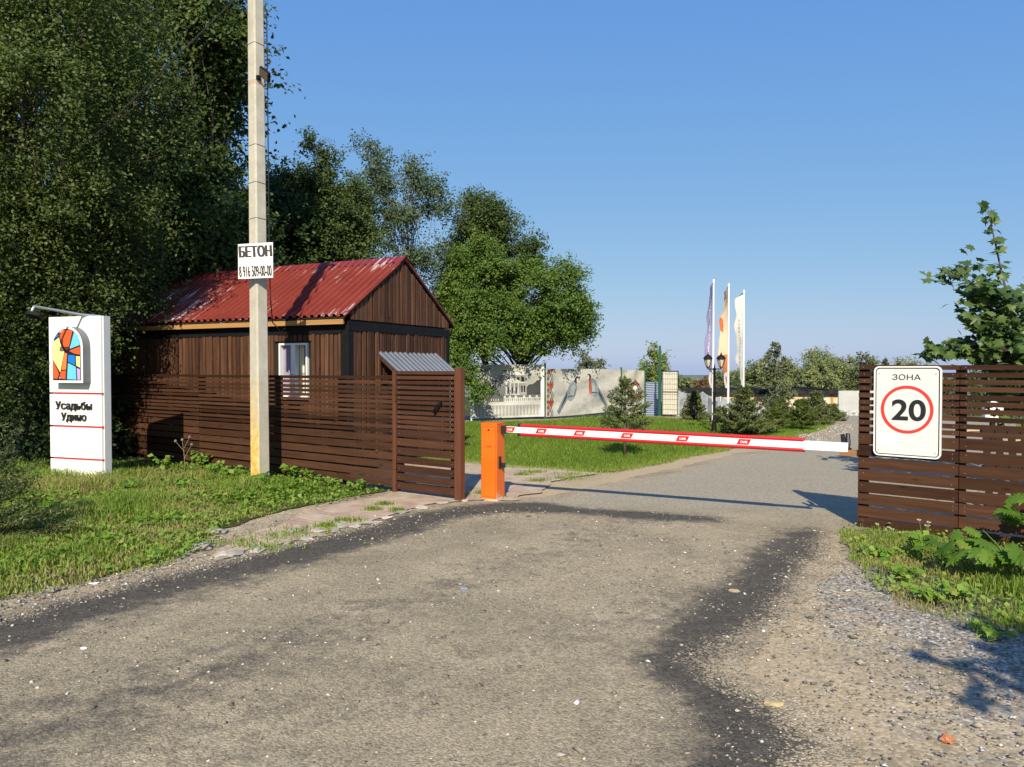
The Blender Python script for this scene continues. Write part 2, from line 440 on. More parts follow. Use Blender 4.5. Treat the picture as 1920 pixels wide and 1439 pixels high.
def m_roof():
    m, N, L, B = mat_new('red_roof_tin')
    v = mapping(N, L)
    n = tex(N, L, "Noise", 2, v, Detail=5.0)
    r = ramp(N, [(.3, (.175, .030, .021)), (.7, (.225, .042, .028))]); L.new(n.outputs[0], r.inputs[0])
    vs = mapping(N, L, (36, 1.0, 1.0)); ns = tex(N, L, "Noise", 1.0, vs, Detail=7.0, Roughness=.72)
    np_ = tex(N, L, "Noise", .9, v, Detail=2.0)
    sep = N.new("ShaderNodeSeparateXYZ"); L.new(v, sep.inputs[0])
    k = math_(N, L, 'ADD', ns.outputs[0], math_(N, L, 'MULTIPLY_ADD', np_.outputs[0], .5, -.24))
    rr = ramp(N, [(.628, (0, 0, 0)), (.675, (1, 1, 1))]); L.new(k, rr.inputs[0])
    out = mix(N, L, math_(N, L, 'MULTIPLY', rr.outputs[0], .8), r.outputs[0], (.62, .55, .54))
    L.new(out, B.inputs["Base Color"]); B.inputs["Roughness"].default_value = .5; B.inputs["Specular IOR Level"].default_value = .15
    return m
M['roof'] = m_roof()
M['ridge'] = simple('ridge_tin', (.16, .016, .03), .4, var=.1)

def m_ground():
    m, N, L, B = mat_new('dusty_ground')
    v = mapping(N, L); a = attr(N, "mask"); sp = N.new("ShaderNodeSeparateColor"); L.new(a.outputs["Color"], sp.inputs[0])
    n1 = tex(N, L, "Noise", 1.3, v, Detail=10.0, Roughness=.65)
    r1 = ramp(N, [(.35, (.24, .20, .14)), (.65, (.41, .335, .23))]); L.new(n1.outputs[0], r1.inputs[0])
    # gravel: two sizes of stones
    vo = tex(N, L, "Voronoi", 55, v); vo2 = tex(N, L, "Voronoi", 23, v)
    hs = N.new("ShaderNodeSeparateColor"); L.new(vo.outputs["Color"], hs.inputs[0])
    g1 = ramp(N, [(0, (.12, .11, .10)), (.5, (.25, .23, .20)), (.85, (.36, .33, .29)), (1, (.6, .57, .52))]); L.new(hs.outputs[0], g1.inputs[0])
    n2 = tex(N, L, "Noise", 3.5, v, Detail=8.0, Roughness=.7)
    gk = math_(N, L, 'ADD', sp.outputs[0], math_(N, L, 'MULTIPLY_ADD', n2.outputs[0], 2.8, -1.4))
    gr = ramp(N, [(.3, (0, 0, 0)), (.62, (1, 1, 1))]); L.new(gk, gr.inputs[0])
    out = mix(N, L, math_(N, L, 'MULTIPLY', gr.outputs[0], .85), r1.outputs[0], g1.outputs[0])
    spk = ramp(N, [(0, (.5, .49, .47)), (.5, (1, 1, 1)), (1, (1.5, 1.47, 1.42))]); L.new(hs.outputs[1], spk.inputs[0])
    out = mix(N, L, .8, out, spk.outputs[0], 'MULTIPLY')
    # pale sand
    n3 = tex(N, L, "Noise", 6, v, Detail=8.0, Roughness=.7)
    sk = math_(N, L, 'MULTIPLY', sp.outputs[2], math_(N, L, 'MULTIPLY_ADD', n3.outputs[0], 1.0, .4), clamp=True)
    out = mix(N, L, sk, out, (.42, .325, .205))
    # soil and low green far off
    sr = ramp(N, [(.35, (.035, .03, .018)), (.6, (.06, .075, .02)), (.8, (.10, .10, .035))]); L.new(n2.outputs[0], sr.inputs[0])
    out = mix(N, L, sp.outputs[1], out, sr.outputs[0])
    # scattered chips
    v3 = tex(N, L, "Voronoi", 38, v); rc = ramp(N, [(.15, (1, 1, 1)), (.24, (0, 0, 0))]); L.new(v3.outputs[0], rc.inputs[0])
    hs3 = N.new("ShaderNodeSeparateColor"); L.new(v3.outputs["Color"], hs3.inputs[0])
    sel = math_(N, L, 'GREATER_THAN', hs3.outputs[1], .66)
    rcol = ramp(N, [(0, (.09, .08, .07)), (.45, (.2, .18, .15)), (.7, (.42, .38, .32)), (1, (.7, .66, .6))]); L.new(hs3.outputs[2], rcol.inputs[0])
    nf = math_(N, L, 'SUBTRACT', 1.0, sp.outputs[1])
    out = mix(N, L, math_(N, L, 'MULTIPLY', math_(N, L, 'MULTIPLY', rc.outputs[0], sel), nf), out, rcol.outputs[0])
    L.new(out, B.inputs["Base Color"]); B.inputs["Roughness"].default_value = .95; B.inputs["Specular IOR Level"].default_value = .15
    h = math_(N, L, 'ADD', math_(N, L, 'MULTIPLY', vo.outputs[0], -.7), math_(N, L, 'MULTIPLY_ADD', n2.outputs[0], 1.5, math_(N, L, 'MULTIPLY', vo2.outputs[0], -.5)))
    bump(N, L, h, B, .35, .010)
    return m
M['ground'] = m_ground()

def m_road():
    m, N, L, B = mat_new('worn_asphalt')
    v = mapping(N, L); a = attr(N, "mask"); sp = N.new("ShaderNodeSeparateColor"); L.new(a.outputs["Color"], sp.inputs[0])
    n1 = tex(N, L, "Noise", 1.1, v, Detail=10.0, Roughness=.62)
    r1 = ramp(N, [(.35, (.24, .204, .142)), (.65, (.36, .302, .208))]); L.new(n1.outputs[0], r1.inputs[0])
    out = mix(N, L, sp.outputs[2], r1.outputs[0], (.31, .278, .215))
    n2 = tex(N, L, "Noise", 4.2, v, Detail=10.0, Roughness=.72)
    # dust carried on
    dk = math_(N, L, 'ADD', sp.outputs[1], math_(N, L, 'MULTIPLY_ADD', n2.outputs[0], 2.6, -1.3))
    dr = ramp(N, [(.35, (0, 0, 0)), (.75, (1, 1, 1))]); L.new(dk, dr.inputs[0])
    out = mix(N, L, math_(N, L, 'MULTIPLY', dr.outputs[0], .8), out, (.36, .30, .21))
    # fresh black patch strips
    n3 = tex(N, L, "Noise", 9.0, v, Detail=10.0, Roughness=.75)
    tk = math_(N, L, 'ADD', sp.outputs[0], math_(N, L, 'ADD', math_(N, L, 'MULTIPLY_ADD', n3.outputs[0], 1.5, -.75), math_(N, L, 'MULTIPLY_ADD', n2.outputs[0], 1.5, -.75)))
    tr = ramp(N, [(.2, (0, 0, 0)), (.75, (1, 1, 1))]); L.new(tk, tr.inputs[0])
    nt_ = ramp(N, [(.35, (.036, .033, .031)), (.65, (.085, .078, .069))]); L.new(n3.outputs[0], nt_.inputs[0])
    out = mix(N, L, math_(N, L, 'MULTIPLY', tr.outputs[0], .92), out, nt_.outputs[0])
    # aggregate speckle
    vo = tex(N, L, "Voronoi", 90, v); hs = N.new("ShaderNodeSeparateColor"); L.new(vo.outputs["Color"], hs.inputs[0])
    sc = ramp(N, [(0, (.45, .44, .42)), (.5, (.98, .98, .98)), (1, (1.6, 1.56, 1.5))]); L.new(hs.outputs[0], sc.inputs[0])
    out = mix(N, L, .6, out, sc.outputs[0], 'MULTIPLY')
    v3 = tex(N, L, "Voronoi", 30, v); rc = ramp(N, [(.09, (1, 1, 1)), (.15, (0, 0, 0))]); L.new(v3.outputs[0], rc.inputs[0])
    hs3 = N.new("ShaderNodeSeparateColor"); L.new(v3.outputs["Color"], hs3.inputs[0])
    sel = math_(N, L, 'GREATER_THAN', hs3.outputs[1], .7)
    rcol = ramp(N, [(0, (.07, .06, .05)), (.55, (.17, .15, .12)), (.75, (.38, .34, .28)), (1, (.65, .61, .54))]); L.new(hs3.outputs[2], rcol.inputs[0])
    out = mix(N, L, math_(N, L, 'MULTIPLY', rc.outputs[0], sel), out, rcol.outputs[0])
    # crumbling edge: dirt and grit over the asphalt
    n5 = tex(N, L, "Noise", 22.0, v, Detail=6.0, Roughness=.8); r5 = ramp(N, [(.35, (.24, .20, .14)), (.65, (.41, .335, .23))]); L.new(n1.outputs[0], r5.inputs[0])
    spk = ramp(N, [(0, (.5, .49, .47)), (.5, (1, 1, 1)), (1, (1.5, 1.47, 1.42))]); L.new(hs.outputs[1], spk.inputs[0])
    dirt = mix(N, L, .8, r5.outputs[0], spk.outputs[0], 'MULTIPLY')
    ek = math_(N, L, 'ADD', a.outputs["Alpha"], math_(N, L, 'ADD', math_(N, L, 'MULTIPLY_ADD', n5.outputs[0], 1.5, -.75), math_(N, L, 'MULTIPLY_ADD', hs.outputs[2], .5, -.25)))
    er = ramp(N, [(.42, (1, 1, 1)), (.56, (0, 0, 0))]); L.new(ek, er.inputs[0])
    out = mix(N, L, er.outputs[0], out, dirt)
    L.new(out, B.inputs["Base Color"]); B.inputs["Roughness"].default_value = .9; B.inputs["Specular IOR Level"].default_value = .12
    h = math_(N, L, 'ADD', math_(N, L, 'MULTIPLY', vo.outputs[0], -.8), math_(N, L, 'MULTIPLY_ADD', n3.outputs[0], 2.0, math_(N, L, 'MULTIPLY', rc.outputs[0], .5)))
    bump(N, L, h, B, .55, .010)
    return m
M['road'] = m_road()

def m_paving():
    m, N, L, B = mat_new('paving_blocks')
    tc = N.new("ShaderNodeTexCoord"); mp = N.new("ShaderNodeMapping"); mp.inputs["Rotation"].default_value = (0, 0, rad(33))
    L.new(tc.outputs["Object"], mp.inputs["Vector"])
    b = N.new("ShaderNodeTexBrick"); L.new(mp.outputs[0], b.inputs["Vector"])
    b.inputs["Scale"].default_value = 1.0; b.inputs["Brick Width"].default_value = .21; b.inputs["Row Height"].default_value = .105
    b.inputs["Mortar Size"].default_value = .006; b.inputs["Mortar Smooth"].default_value = .3
    b.inputs["Color1"].default_value = (.36, .22, .175, 1); b.inputs["Color2"].default_value = (.40, .32, .235, 1); b.inputs["Mortar"].default_value = (.2, .16, .11, 1)
    n = tex(N, L, "Noise", 3.0, tc.outputs["Object"], Detail=9.0, Roughness=.7)
    r = ramp(N, [(.38, (0, 0, 0)), (.66, (1, 1, 1))]); L.new(n.outputs[0], r.inputs[0])
    out = mix(N, L, math_(N, L, 'MULTIPLY', r.outputs[0], .8), b.outputs[0], (.52, .42, .29))
    L.new(out, B.inputs["Base Color"]); B.inputs["Roughness"].default_value = .9
    bump(N, L, math_(N, L, 'ADD', b.outputs["Fac"], math_(N, L, 'MULTIPLY', n.outputs[0], -.6)), B, .5, -.012)
    return m
M['paving'] = m_paving()

def m_turf(name, a1, a2, soil):
    m, N, L, B = mat_new(name)
    v = mapping(N, L); n = tex(N, L, "Noise", 2.0, v, Detail=9.0, Roughness=.7)
    r = ramp(N, [(.25, soil), (.5, a1), (.75, a2)]); L.new(n.outputs[0], r.inputs[0])
    L.new(r.outputs[0], B.inputs["Base Color"]); B.inputs["Roughness"].default_value = .9; B.inputs["Specular IOR Level"].default_value = .1
    n2 = tex(N, L, "Noise", 40.0, v, Detail=4.0); bump(N, L, n2.outputs[0], B, .8, .03)
    return m
M['turf'] = m_turf('lawn_turf', (.08, .125, .016), (.11, .16, .025), (.07, .10, .018))
M['bank'] = m_turf('verge_turf', (.06, .075, .018), (.10, .10, .035), (.07, .055, .03))

def m_plaster():
    m, N, L, B = mat_new('peeling_plaster')
    v = mapping(N, L); n = tex(N, L, "Noise", .7, v, Detail=9.0, Roughness=.65)
    r = ramp(N, [(.40, (.72, .66, .55)), (.5, (.66, .52, .34)), (.62, (.5, .36, .2))]); L.new(n.outputs[0], r.inputs[0])
    L.new(r.outputs[0], B.inputs["Base Color"]); B.inputs["Roughness"].default_value = .9
    return m
M['plaster'] = m_plaster()

# ------------------------------------------------------------------ ground outlines (photo outlines dropped on the ground)
ROAD = GP([(-420, 1330), (-200, 1235), (0, 1168), (130, 1130), (260, 1092), (380, 1064), (470, 1043), (560, 1021), (640, 1002), (720, 980), (800, 957), (870, 945),
           (960, 940), (1040, 938), (1100, 924), (1180, 906), (1250, 891), (1330, 871), (1400, 854), (1470, 843), (1530, 831), (1578, 817), (1602, 804), (1592, 796), (1560, 790), (1500, 788), (1440, 788), (1440, 779),
           (1700, 779), (2100, 790), (2300, 820), (2000, 880), (1700, 940), (1600, 985), (1560, 988), (1548, 1004), (1505, 1055), (1478, 1100), (1430, 1155), (1372, 1208), (1318, 1248), (1345, 1280), (1420, 1312), (1470, 1345), (1495, 1400), (1470, 1520), (1500, 1800), (1600, 2600), (-1200, 2600), (-1500, 1800)])
TAR_L = GP([(-200, 1250), (0, 1182), (260, 1108), (470, 1060), (640, 1020), (800, 972), (900, 955), (1000, 951)])
TAR_M = GP([(960, 950), (1120, 962), (1290, 974), (1330, 976)])
TAR_R = GP([(1535, 1008), (1470, 1055), (1410, 1120), (1350, 1180), (1290, 1245), (1380, 1330), (1420, 1400), (1420, 1500)])
TAR_W = GP([(0, 1390), (250, 1320), (520, 1225), (760, 1130), (960, 1060), (1120, 1000), (1200, 975)])
TAR_W2 = GP([(-100, 1560), (420, 1420), (800, 1290), (1050, 1190), (1200, 1110)])
LAWN = GP([(560, 850), (700, 800), (880, 793), (1040, 789), (1100, 783), (1210, 781), (1300, 789), (1420, 789), (1530, 792), (1557, 798), (1520, 812), (1460, 824), (1400, 838), (1340, 848), (1290, 860), (1230, 872), (1150, 887), (1090, 886), (1000, 880), (880, 870), (760, 868)])
BANK = GP([(-500, 1200), (-200, 1185), (0, 1118), (170, 1086), (330, 1050), (366, 1032), (388, 1000), (470, 974), (540, 958), (600, 947), (660, 932), (700, 926), (735, 921), (620, 905), (500, 888), (380, 872), (200, 858), (0, 850), (-400, 860)])
VERGE = GP([(1578, 992), (1600, 1030), (1640, 1060), (1652, 1100), (1690, 1125), (1760, 1146), (1850, 1165), (1960, 1205), (2200, 1280), (2300, 1150), (1920, 1030), (1760, 1008), (1612, 988)])
PAVE = GP([(375, 1058), (470, 1037), (560, 1015), (640, 996), (720, 974), (800, 951), (880, 940), (960, 938), (1010, 925), (1040, 905), (1120, 890), (1085, 883), (1000, 877), (880, 866), (760, 868), (735, 900), (750, 922), (700, 936), (640, 950), (560, 972), (470, 1000), (400, 1035)])

def clip_sheet(name, poly, sp, mat, zoff, ragged=.06, rscale=2.5, seed=3, mask=None, kind='structure', grow=0.0):
    lo = poly.min(0) - .2; hi = poly.max(0) + .2
    xs = np.arange(lo[0], hi[0], sp); ys = np.arange(lo[1], hi[1], sp)
    X, Y = np.meshgrid(xs, ys); pts = np.stack([X.ravel(), Y.ravel()], 1)
    sd = sdf(pts, poly) + grow + ragged * 2 * (fbm(pts[:, 0] * rscale, pts[:, 1] * rscale, seed, 4) - .5)
    nx, ny = len(xs), len(ys); SD = sd.reshape(ny, nx)
    gy, gx = np.gradient(SD, sp)
    cell = (SD[:-1, :-1] + SD[1:, :-1] + SD[:-1, 1:] + SD[1:, 1:]) / 4 > 0
    idx = np.arange(nx * ny).reshape(ny, nx)
    f = np.stack([idx[:-1, :-1][cell], idx[:-1, 1:][cell], idx[1:, 1:][cell], idx[1:, :-1][cell]], 1)
    cnt = np.zeros(nx * ny, int); np.add.at(cnt, f.ravel(), 1)
    edge = (cnt > 0) & (cnt < 4)
    g = np.stack([gx.ravel(), gy.ravel()], 1); gl = np.linalg.norm(g, axis=1) + 1e-6; g = g / np.maximum(gl, .5)[:, None]
    pts = pts.copy(); mv = np.clip(sd, -sp * .7, sp * .7); pts[edge] -= (g * mv[:, None])[edge]
    used = cnt > 0; rm = -np.ones(nx * ny, int); rm[used] = np.arange(used.sum())
    pts = pts[used]; f = rm[f]
    z = terrain(pts[:, 0], pts[:, 1]) + zoff
    at = {}
    if mask is not None:
        c = mask(pts); at["mask"] = ('FLOAT_COLOR', 'POINT', c if c.shape[1] == 4 else np.concatenate([c, np.ones((len(c), 1))], 1))
    o = np_mesh(name, np.column_stack([pts, z]), f, mat, attrs=at, smooth=True)
    return tag(o, kind=kind)

def axis(lo, hi, sp, far_lo, far_hi):
    a = list(np.arange(lo, hi + 1e-6, sp)); s = sp; x = a[-1]; up = []
    while x < far_hi: s *= 1.22; x += s; up.append(x)
    s = sp; x = lo; dn = []
    while x > far_lo: s *= 1.22; x -= s; dn.append(x)
    return np.array(dn[::-1] + a + up)
xs = axis(-13, 9, .14, -900, 900); ys = axis(1, 29, .14, -60, 1800)
X, Y = np.meshgrid(xs, ys); pts = np.stack([X.ravel(), Y.ravel()], 1)
gravel = .55 * sstep(.8, 2.6, pts[:, 0]) * sstep(7.5, 5.5, pts[:, 1]) * (.6 + .6 * sstep(1.5, 3.2, pts[:, 0] + .25 * (pts[:, 1] - 5)))
gravel += .5 * np.exp(-(dline(pts, GP([(1450, 842), (1530, 831), (1590, 810), (1590, 797)])) / .7) ** 2)
gravel += .35 * np.exp(-(dline(pts, GP([(-200, 1230), (0, 1160), (380, 1058)])) / .35) ** 2)
soil = np.maximum(sstep(27, 31, pts[:, 1]), sstep(-5.5, -8, pts[:, 0]) * sstep(8, 11, pts[:, 1]))
soil = np.maximum(soil, np.maximum(sstep(14, 18, np.abs(pts[:, 0])), sstep(-.2, .3, sdf(pts, VERGE)) * .75))
bhd = np.stack([pts[:, 0] - 3.68, pts[:, 1] - 7.93], 1); bh = bhd[:, 0] * .665 + bhd[:, 1] * .747
soil = np.maximum(soil, .7 * sstep(1.0, 2.2, bh) * sstep(.2, 1.0, bhd[:, 0] - .9 * bh) * sstep(22, 12, pts[:, 1]))
sand = .85 * np.exp(-(dline(pts, GP([(930, 936), (1060, 920), (1150, 900), (1290, 868), (1400, 846), (1460, 838)])) / .55) ** 2)
sand += .5 * np.exp(-(dline(pts, GP([(1420, 1180), (1400, 1230), (1480, 1290), (1560, 1330)])) / .5) ** 2)
sand += .6 * np.exp(-(dline(pts, GP([(1480, 970), (1560, 985)])) / .3) ** 2)
msk = np.stack([np.clip(gravel, 0, 1), np.clip(soil, 0, 1), np.clip(sand, 0, 1), np.ones(len(pts))], 1)
idx = np.arange(len(pts)).reshape(len(ys), len(xs))
fq = np.stack([idx[:-1, :-1].ravel(), idx[:-1, 1:].ravel(), idx[1:, 1:].ravel(), idx[1:, :-1].ravel()], 1)
tag(np_mesh("ground", np.column_stack([pts, terrain(pts[:, 0], pts[:, 1])]), fq, M['ground'], attrs={"mask": ('FLOAT_COLOR', 'POINT', msk)}, smooth=True), kind='structure')

def road_mask(p):
    wob = .75 + .7 * fbm(p[:, 0] * 1.3, p[:, 1] * 1.3, 33, 3)
    t = 1.0 * np.exp(-(dline(p, TAR_L) / (.36 * wob)) ** 2) + .9 * np.exp(-(dline(p, TAR_M) / .22) ** 2) + .95 * np.exp(-(dline(p, TAR_R) / (.36 * wob)) ** 2)
    t += .30 * np.exp(-(dline(p, TAR_W) / .42) ** 2)
    t += .26 * np.exp(-(dline(p, TAR_W2) / .36) ** 2)
    t += .18 * sstep(-.6, -2.2, p[:, 0] - .35 * (p[:, 1] - 4)) * sstep(6.5, 4, p[:, 1])
    e = sdf(p, ROAD)
    near = sstep(9.6, 9.0, p[:, 1] - .0 * p[:, 0])
    dust = .25 + .5 * sstep(.9, .0, e) * sstep(8.8, 9.6, p[:, 1]) + .35 * sstep(-.4, 1.4, p[:, 0]) * sstep(8.5, 6.0, p[:, 1]) - .25 * sstep(9, 10.5, p[:, 1])
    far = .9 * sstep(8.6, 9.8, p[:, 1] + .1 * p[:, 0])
    ed_ = np.clip(.5 + (e + .14 * 2 * (fbm(p[:, 0] * 3, p[:, 1] * 3, 12, 4) - .5)) / .5, 0, 1)
    return np.stack([np.clip(t, 0, 1), np.clip(dust, 0, 1), np.clip(far, 0, 1), ed_], 1)
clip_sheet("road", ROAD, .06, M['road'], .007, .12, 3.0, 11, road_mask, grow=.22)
clip_sheet("paving", PAVE, .08, M['paving'], .018, .16, 2.0, 23)
clip_sheet("lawn", LAWN, .12, M['turf'], .012, .18, 1.3, 31)
clip_sheet("verge_soil", BANK, .12, M['bank'], .012, .22, 1.3, 41)

# ------------------------------------------------------------------ grass
def scatter(poly, n, edge_soft=.25, dens=None, seed=0):
    g = np.random.default_rng(seed)
    lo, hi = poly.min(0) - .3, poly.max(0) + .3
    out = []
    tot = 0
    while tot < n:
        p = g.random((n * 2, 2)) * (hi - lo) + lo
        s = sdf(p, poly) + edge_soft * 2 * (fbm(p[:, 0] * 1.6, p[:, 1] * 1.6, seed + 5, 3) - .5)
        k = s > -.08
        if dens is not None: k &= g.random(len(p)) < dens(p, s)
        out.append(p[k]); tot += k.sum()
        if len(out) > 30: break
    return np.concatenate(out)[:n]
def blades(name, pts, h, wdt, mat, label=None, lean=.45, tint=None, seed=1, segs=2, kind='stuff', zoff=.01, parent=None):
    g = np.random.default_rng(seed); n = len(pts)
    h = h * (0.55 + .9 * g.random(n)); a = g.random(n) * 2 * np.pi
    base = np.column_stack([pts, terrain(pts[:, 0], pts[:, 1]) + zoff])
    d = np.column_stack([np.cos(a), np.sin(a), np.zeros(n)]); s = np.column_stack([-np.sin(a), np.cos(a), np.zeros(n)])
    b = g.random(n) * 2 * np.pi; s = np.column_stack([np.cos(b), np.sin(b), np.zeros(n)])
    le = lean * (g.random(n) ** 1.2) * h
    w_ = wdt * (0.6 + .8 * g.random(n))
    up = np.array([0, 0, 1.0])
    tip = base + d * le[:, None] + up * (h * (1 - .25 * lean))[:, None]
    if tint is None: tint = np.clip(.35 + .35 * (fbm(pts[:, 0] * 1.1, pts[:, 1] * 1.1, seed + 3, 3) - .5) * 2 + .22 * g.standard_normal(n), 0, 1)
    if segs == 1:
        v = np.stack([base - s * w_[:, None] / 2, base + s * w_[:, None] / 2, tip], 1).reshape(-1, 3)
        f = np.arange(n * 3).reshape(n, 3); k = 3; fl = [f]
    else:
        mid = base + d * (le * .3)[:, None] + up * (h * .6)[:, None]
        v = np.stack([base - s * w_[:, None] / 2, base + s * w_[:, None] / 2, mid + s * w_[:, None] * .38, mid - s * w_[:, None] * .38, tip], 1).reshape(-1, 3)
        i = np.arange(n)[:, None] * 5; fl = [i + np.array([[0, 1, 2, 3]]), i + np.array([[3, 2, 4]])]; k = 5
    o = np_mesh(name, v, fl, mat, parent=parent, attrs={"tint": ('FLOAT', 'POINT', np.repeat(tint, k))})
    if label: tag(o, label, 'grass', kind=kind)
    return o
def bank_d(p, s):
    worn = fbm(p[:, 0] * .8 + 3, p[:, 1] * .8, 77, 3)
    return np.clip(.25 + 1.1 * sstep(.36, .55, worn) * sstep(-.1, .5, s) + .25, 0, 1) * sstep(15, 8, p[:, 1])
bp = scatter(BANK, 85000, .25, bank_d, 51)
sB = sdf(bp, BANK)
hB = .05 + .17 * sstep(.2, 1.4, sB) * sstep(.3, .75, fbm(bp[:, 0] * 1.1, bp[:, 1] * 1.1, 61, 3))
hB *= 1 - .45 * sstep(-3.6, -2.6, bp[:, 0])
tB = np.clip(.36 + 1.3 * (fbm(bp[:, 0] * .8 + 3, bp[:, 1] * .8, 78, 3) - .5) + .25 * sstep(.7, .1, sB) + .17 * NP.standard_normal(len(bp)), 0, 1)
blades("verge_grass", bp, hB, .009, M['grass'], "long uneven green grass on the verge below the white sign pillar", 1.1, tB, 52)
lp = scatter(LAWN, 110000, .18, lambda p, s: sstep(30, 13, p[:, 1]) * .9 + .1, 53)
tL = np.clip(.36 + .5 * (fbm(lp[:, 0] * .5, lp[:, 1] * .5, 79, 3) - .5) + .18 * NP.standard_normal(len(lp)) + .3 * sstep(.5, 0, sdf(lp, LAWN)), 0, 1)
blades("lawn_grass", lp, .055 + .03 * fbm(lp[:, 0], lp[:, 1], 80, 2), .013, M['lawn_blade'], "short mown bright green lawn grass beyond the boom", .8, tL, 54, 1)
vp_ = scatter(VERGE, 19000, .25, lambda p, s: np.clip(.2 + 1.3 * sstep(.42, .62, fbm(p[:, 0] * 1.5, p[:, 1] * 1.5, 91, 3)) * (0.3 + sstep(-.1, .6, s)), 0, 1), 55)
fd = np.abs((vp_[:, 0] - 3.68) * .665 + (vp_[:, 1] - 7.93) * .747)
hV = .045 + (.12 + .26 * sstep(.8, .15, fd)) * sstep(.25, .9, sdf(vp_, VERGE)) * fbm(vp_[:, 0] * 1.2, vp_[:, 1] * 1.2, 62, 2)
tV = np.clip(.58 + .9 * (fbm(vp_[:, 0] * 1.1, vp_[:, 1] * 1.1, 92, 3) - .5) + .2 * NP.standard_normal(len(vp_)), 0, 1)
blades("roadside_grass", vp_, hV, .0065, M['grass'], "tufty green and dry grass at the foot of the right fence", .8, tV, 56)
# tufts growing between the pavers
tp = []
for (px, py, r_) in [(560, 1000, .22), (520, 1010, .2), (650, 980, .1), (610, 990, .08), (440, 1022, .2), (1000, 888, .12), (1080, 893, .22), (1120, 885, .2), (1010, 905, .1), (980, 893, .08), (930, 935, .1), (905, 928, .08), (1060, 900, .12), (860, 932, .07), (505, 1030, .15), (700, 960, .05), (720, 950, .06), (745, 962, .05)]:
    c = G(px, py); q = NP.standard_normal((170, 2)) * r_ * np.array([.9, .55]); tp.append(q + np.array(c))
tp = np.concatenate(tp)
blades("paver_weeds", tp, .05, .008, M['grass'], "small weed tufts growing through the worn pavers", .9, np.clip(.4 + .2 * NP.standard_normal(len(tp)), 0, 1), 57, zoff=.018)

# loose stones
def stones(name, pts, size, mat, label, seed):
    g = np.random.default_rng(seed); n = len(pts)
    t = (1 + 5 ** .5) / 2
    base = np.array([(1, 0, 0), (-1, 0, 0), (0, 1, 0), (0, -1, 0), (0, 0, 1), (0, 0, -1)], float)
    fc = np.array([(0, 2, 4), (2, 1, 4), (1, 3, 4), (3, 0, 4), (2, 0, 5), (1, 2, 5), (3, 1, 5), (0, 3, 5)])
    sc = size * np.exp(.45 * g.standard_normal(n))
    v = base[None] * (0.6 + .7 * g.random((n, 6, 1))) + .25 * g.standard_normal((n, 6, 3))
    v[:, :, 2] *= .6
    a = g.random(n) * 6.28; ca, sa = np.cos(a), np.sin(a)
    vx = v[:, :, 0] * ca[:, None] - v[:, :, 1] * sa[:, None]; vy = v[:, :, 0] * sa[:, None] + v[:, :, 1] * ca[:, None]
    v = np.stack([vx * 1.25, vy, v[:, :, 2]], 2) * sc[:, None, None]
    v += np.column_stack([pts, terrain(pts[:, 0], pts[:, 1]) + .007 + sc * .3])[:, None, :]
    f = (np.arange(n)[:, None, None] * 6 + fc[None]).reshape(-1, 3)
    o = np_mesh(name, v.reshape(-1, 3), f, mat, attrs={"tint": ('FLOAT', 'POINT', np.repeat(g.random(n), 6))})
    return tag(o, label, 'gravel', kind='stuff')
def m_pebble():
    m, N, L, B = mat_new('pebbles'); a = attr(N, "tint")
    r = ramp(N, [(0, (.10, .088, .075)), (.5, (.2, .175, .145)), (.8, (.33, .29, .24)), (.94, (.5, .47, .42)), (1, (.68, .65, .6))]); L.new(a.outputs["Fac"], r.inputs[0])
    L.new(r.outputs[0], B.inputs["Base Color"]); B.inputs["Roughness"].default_value = .9; return m
M['pebble'] = m_pebble()
NEAR = np.array([(-6, 2.6), (4.2, 2.6), (4.5, 5.2), (3.4, 7.6), (1, 9), (-1, 9), (-6.5, 6.5)])
pp = scatter(NEAR, 9500, .0, lambda p, s: .25 + .75 * sstep(.45, .65, fbm(p[:, 0] * .9, p[:, 1] * .9, 71, 3)) + .0 * s, 58)
stones("road_pebbles", pp, .0060, M['pebble'], "small loose pebbles scattered over the worn asphalt", 59)
GR = np.array([(1.0, 2.6), (3.3, 2.6), (4.4, 5.0), (3.0, 6.6), (2.6, 7.3), (1.9, 5.2), (1.2, 4.2)])
stones("gravel_chips", scatter(GR, 2600, .1, None, 60), .0050, M['pebble'], "grey gravel chips on the dirt at the right of the road", 61)
ED = GP([(-100, 1200), (0, 1168), (380, 1066), (560, 1022), (700, 986), (705, 978), (560, 1008), (380, 1050), (0, 1130), (-100, 1160)])
stones("verge_gravel", scatter(ED, 2600, .05, None, 62), .006, M['pebble'], "pale gravel along the left edge of the asphalt", 63)
ED2 = GP([(1455, 842), (1530, 832), (1590, 812), (1596, 798), (1560, 797), (1540, 806), (1460, 826)])
stones("curve_gravel", scatter(ED2, 2600, .05, None, 64), .011, M['stone'], "pale gravel shoulder round the far tip of the lawn", 65)

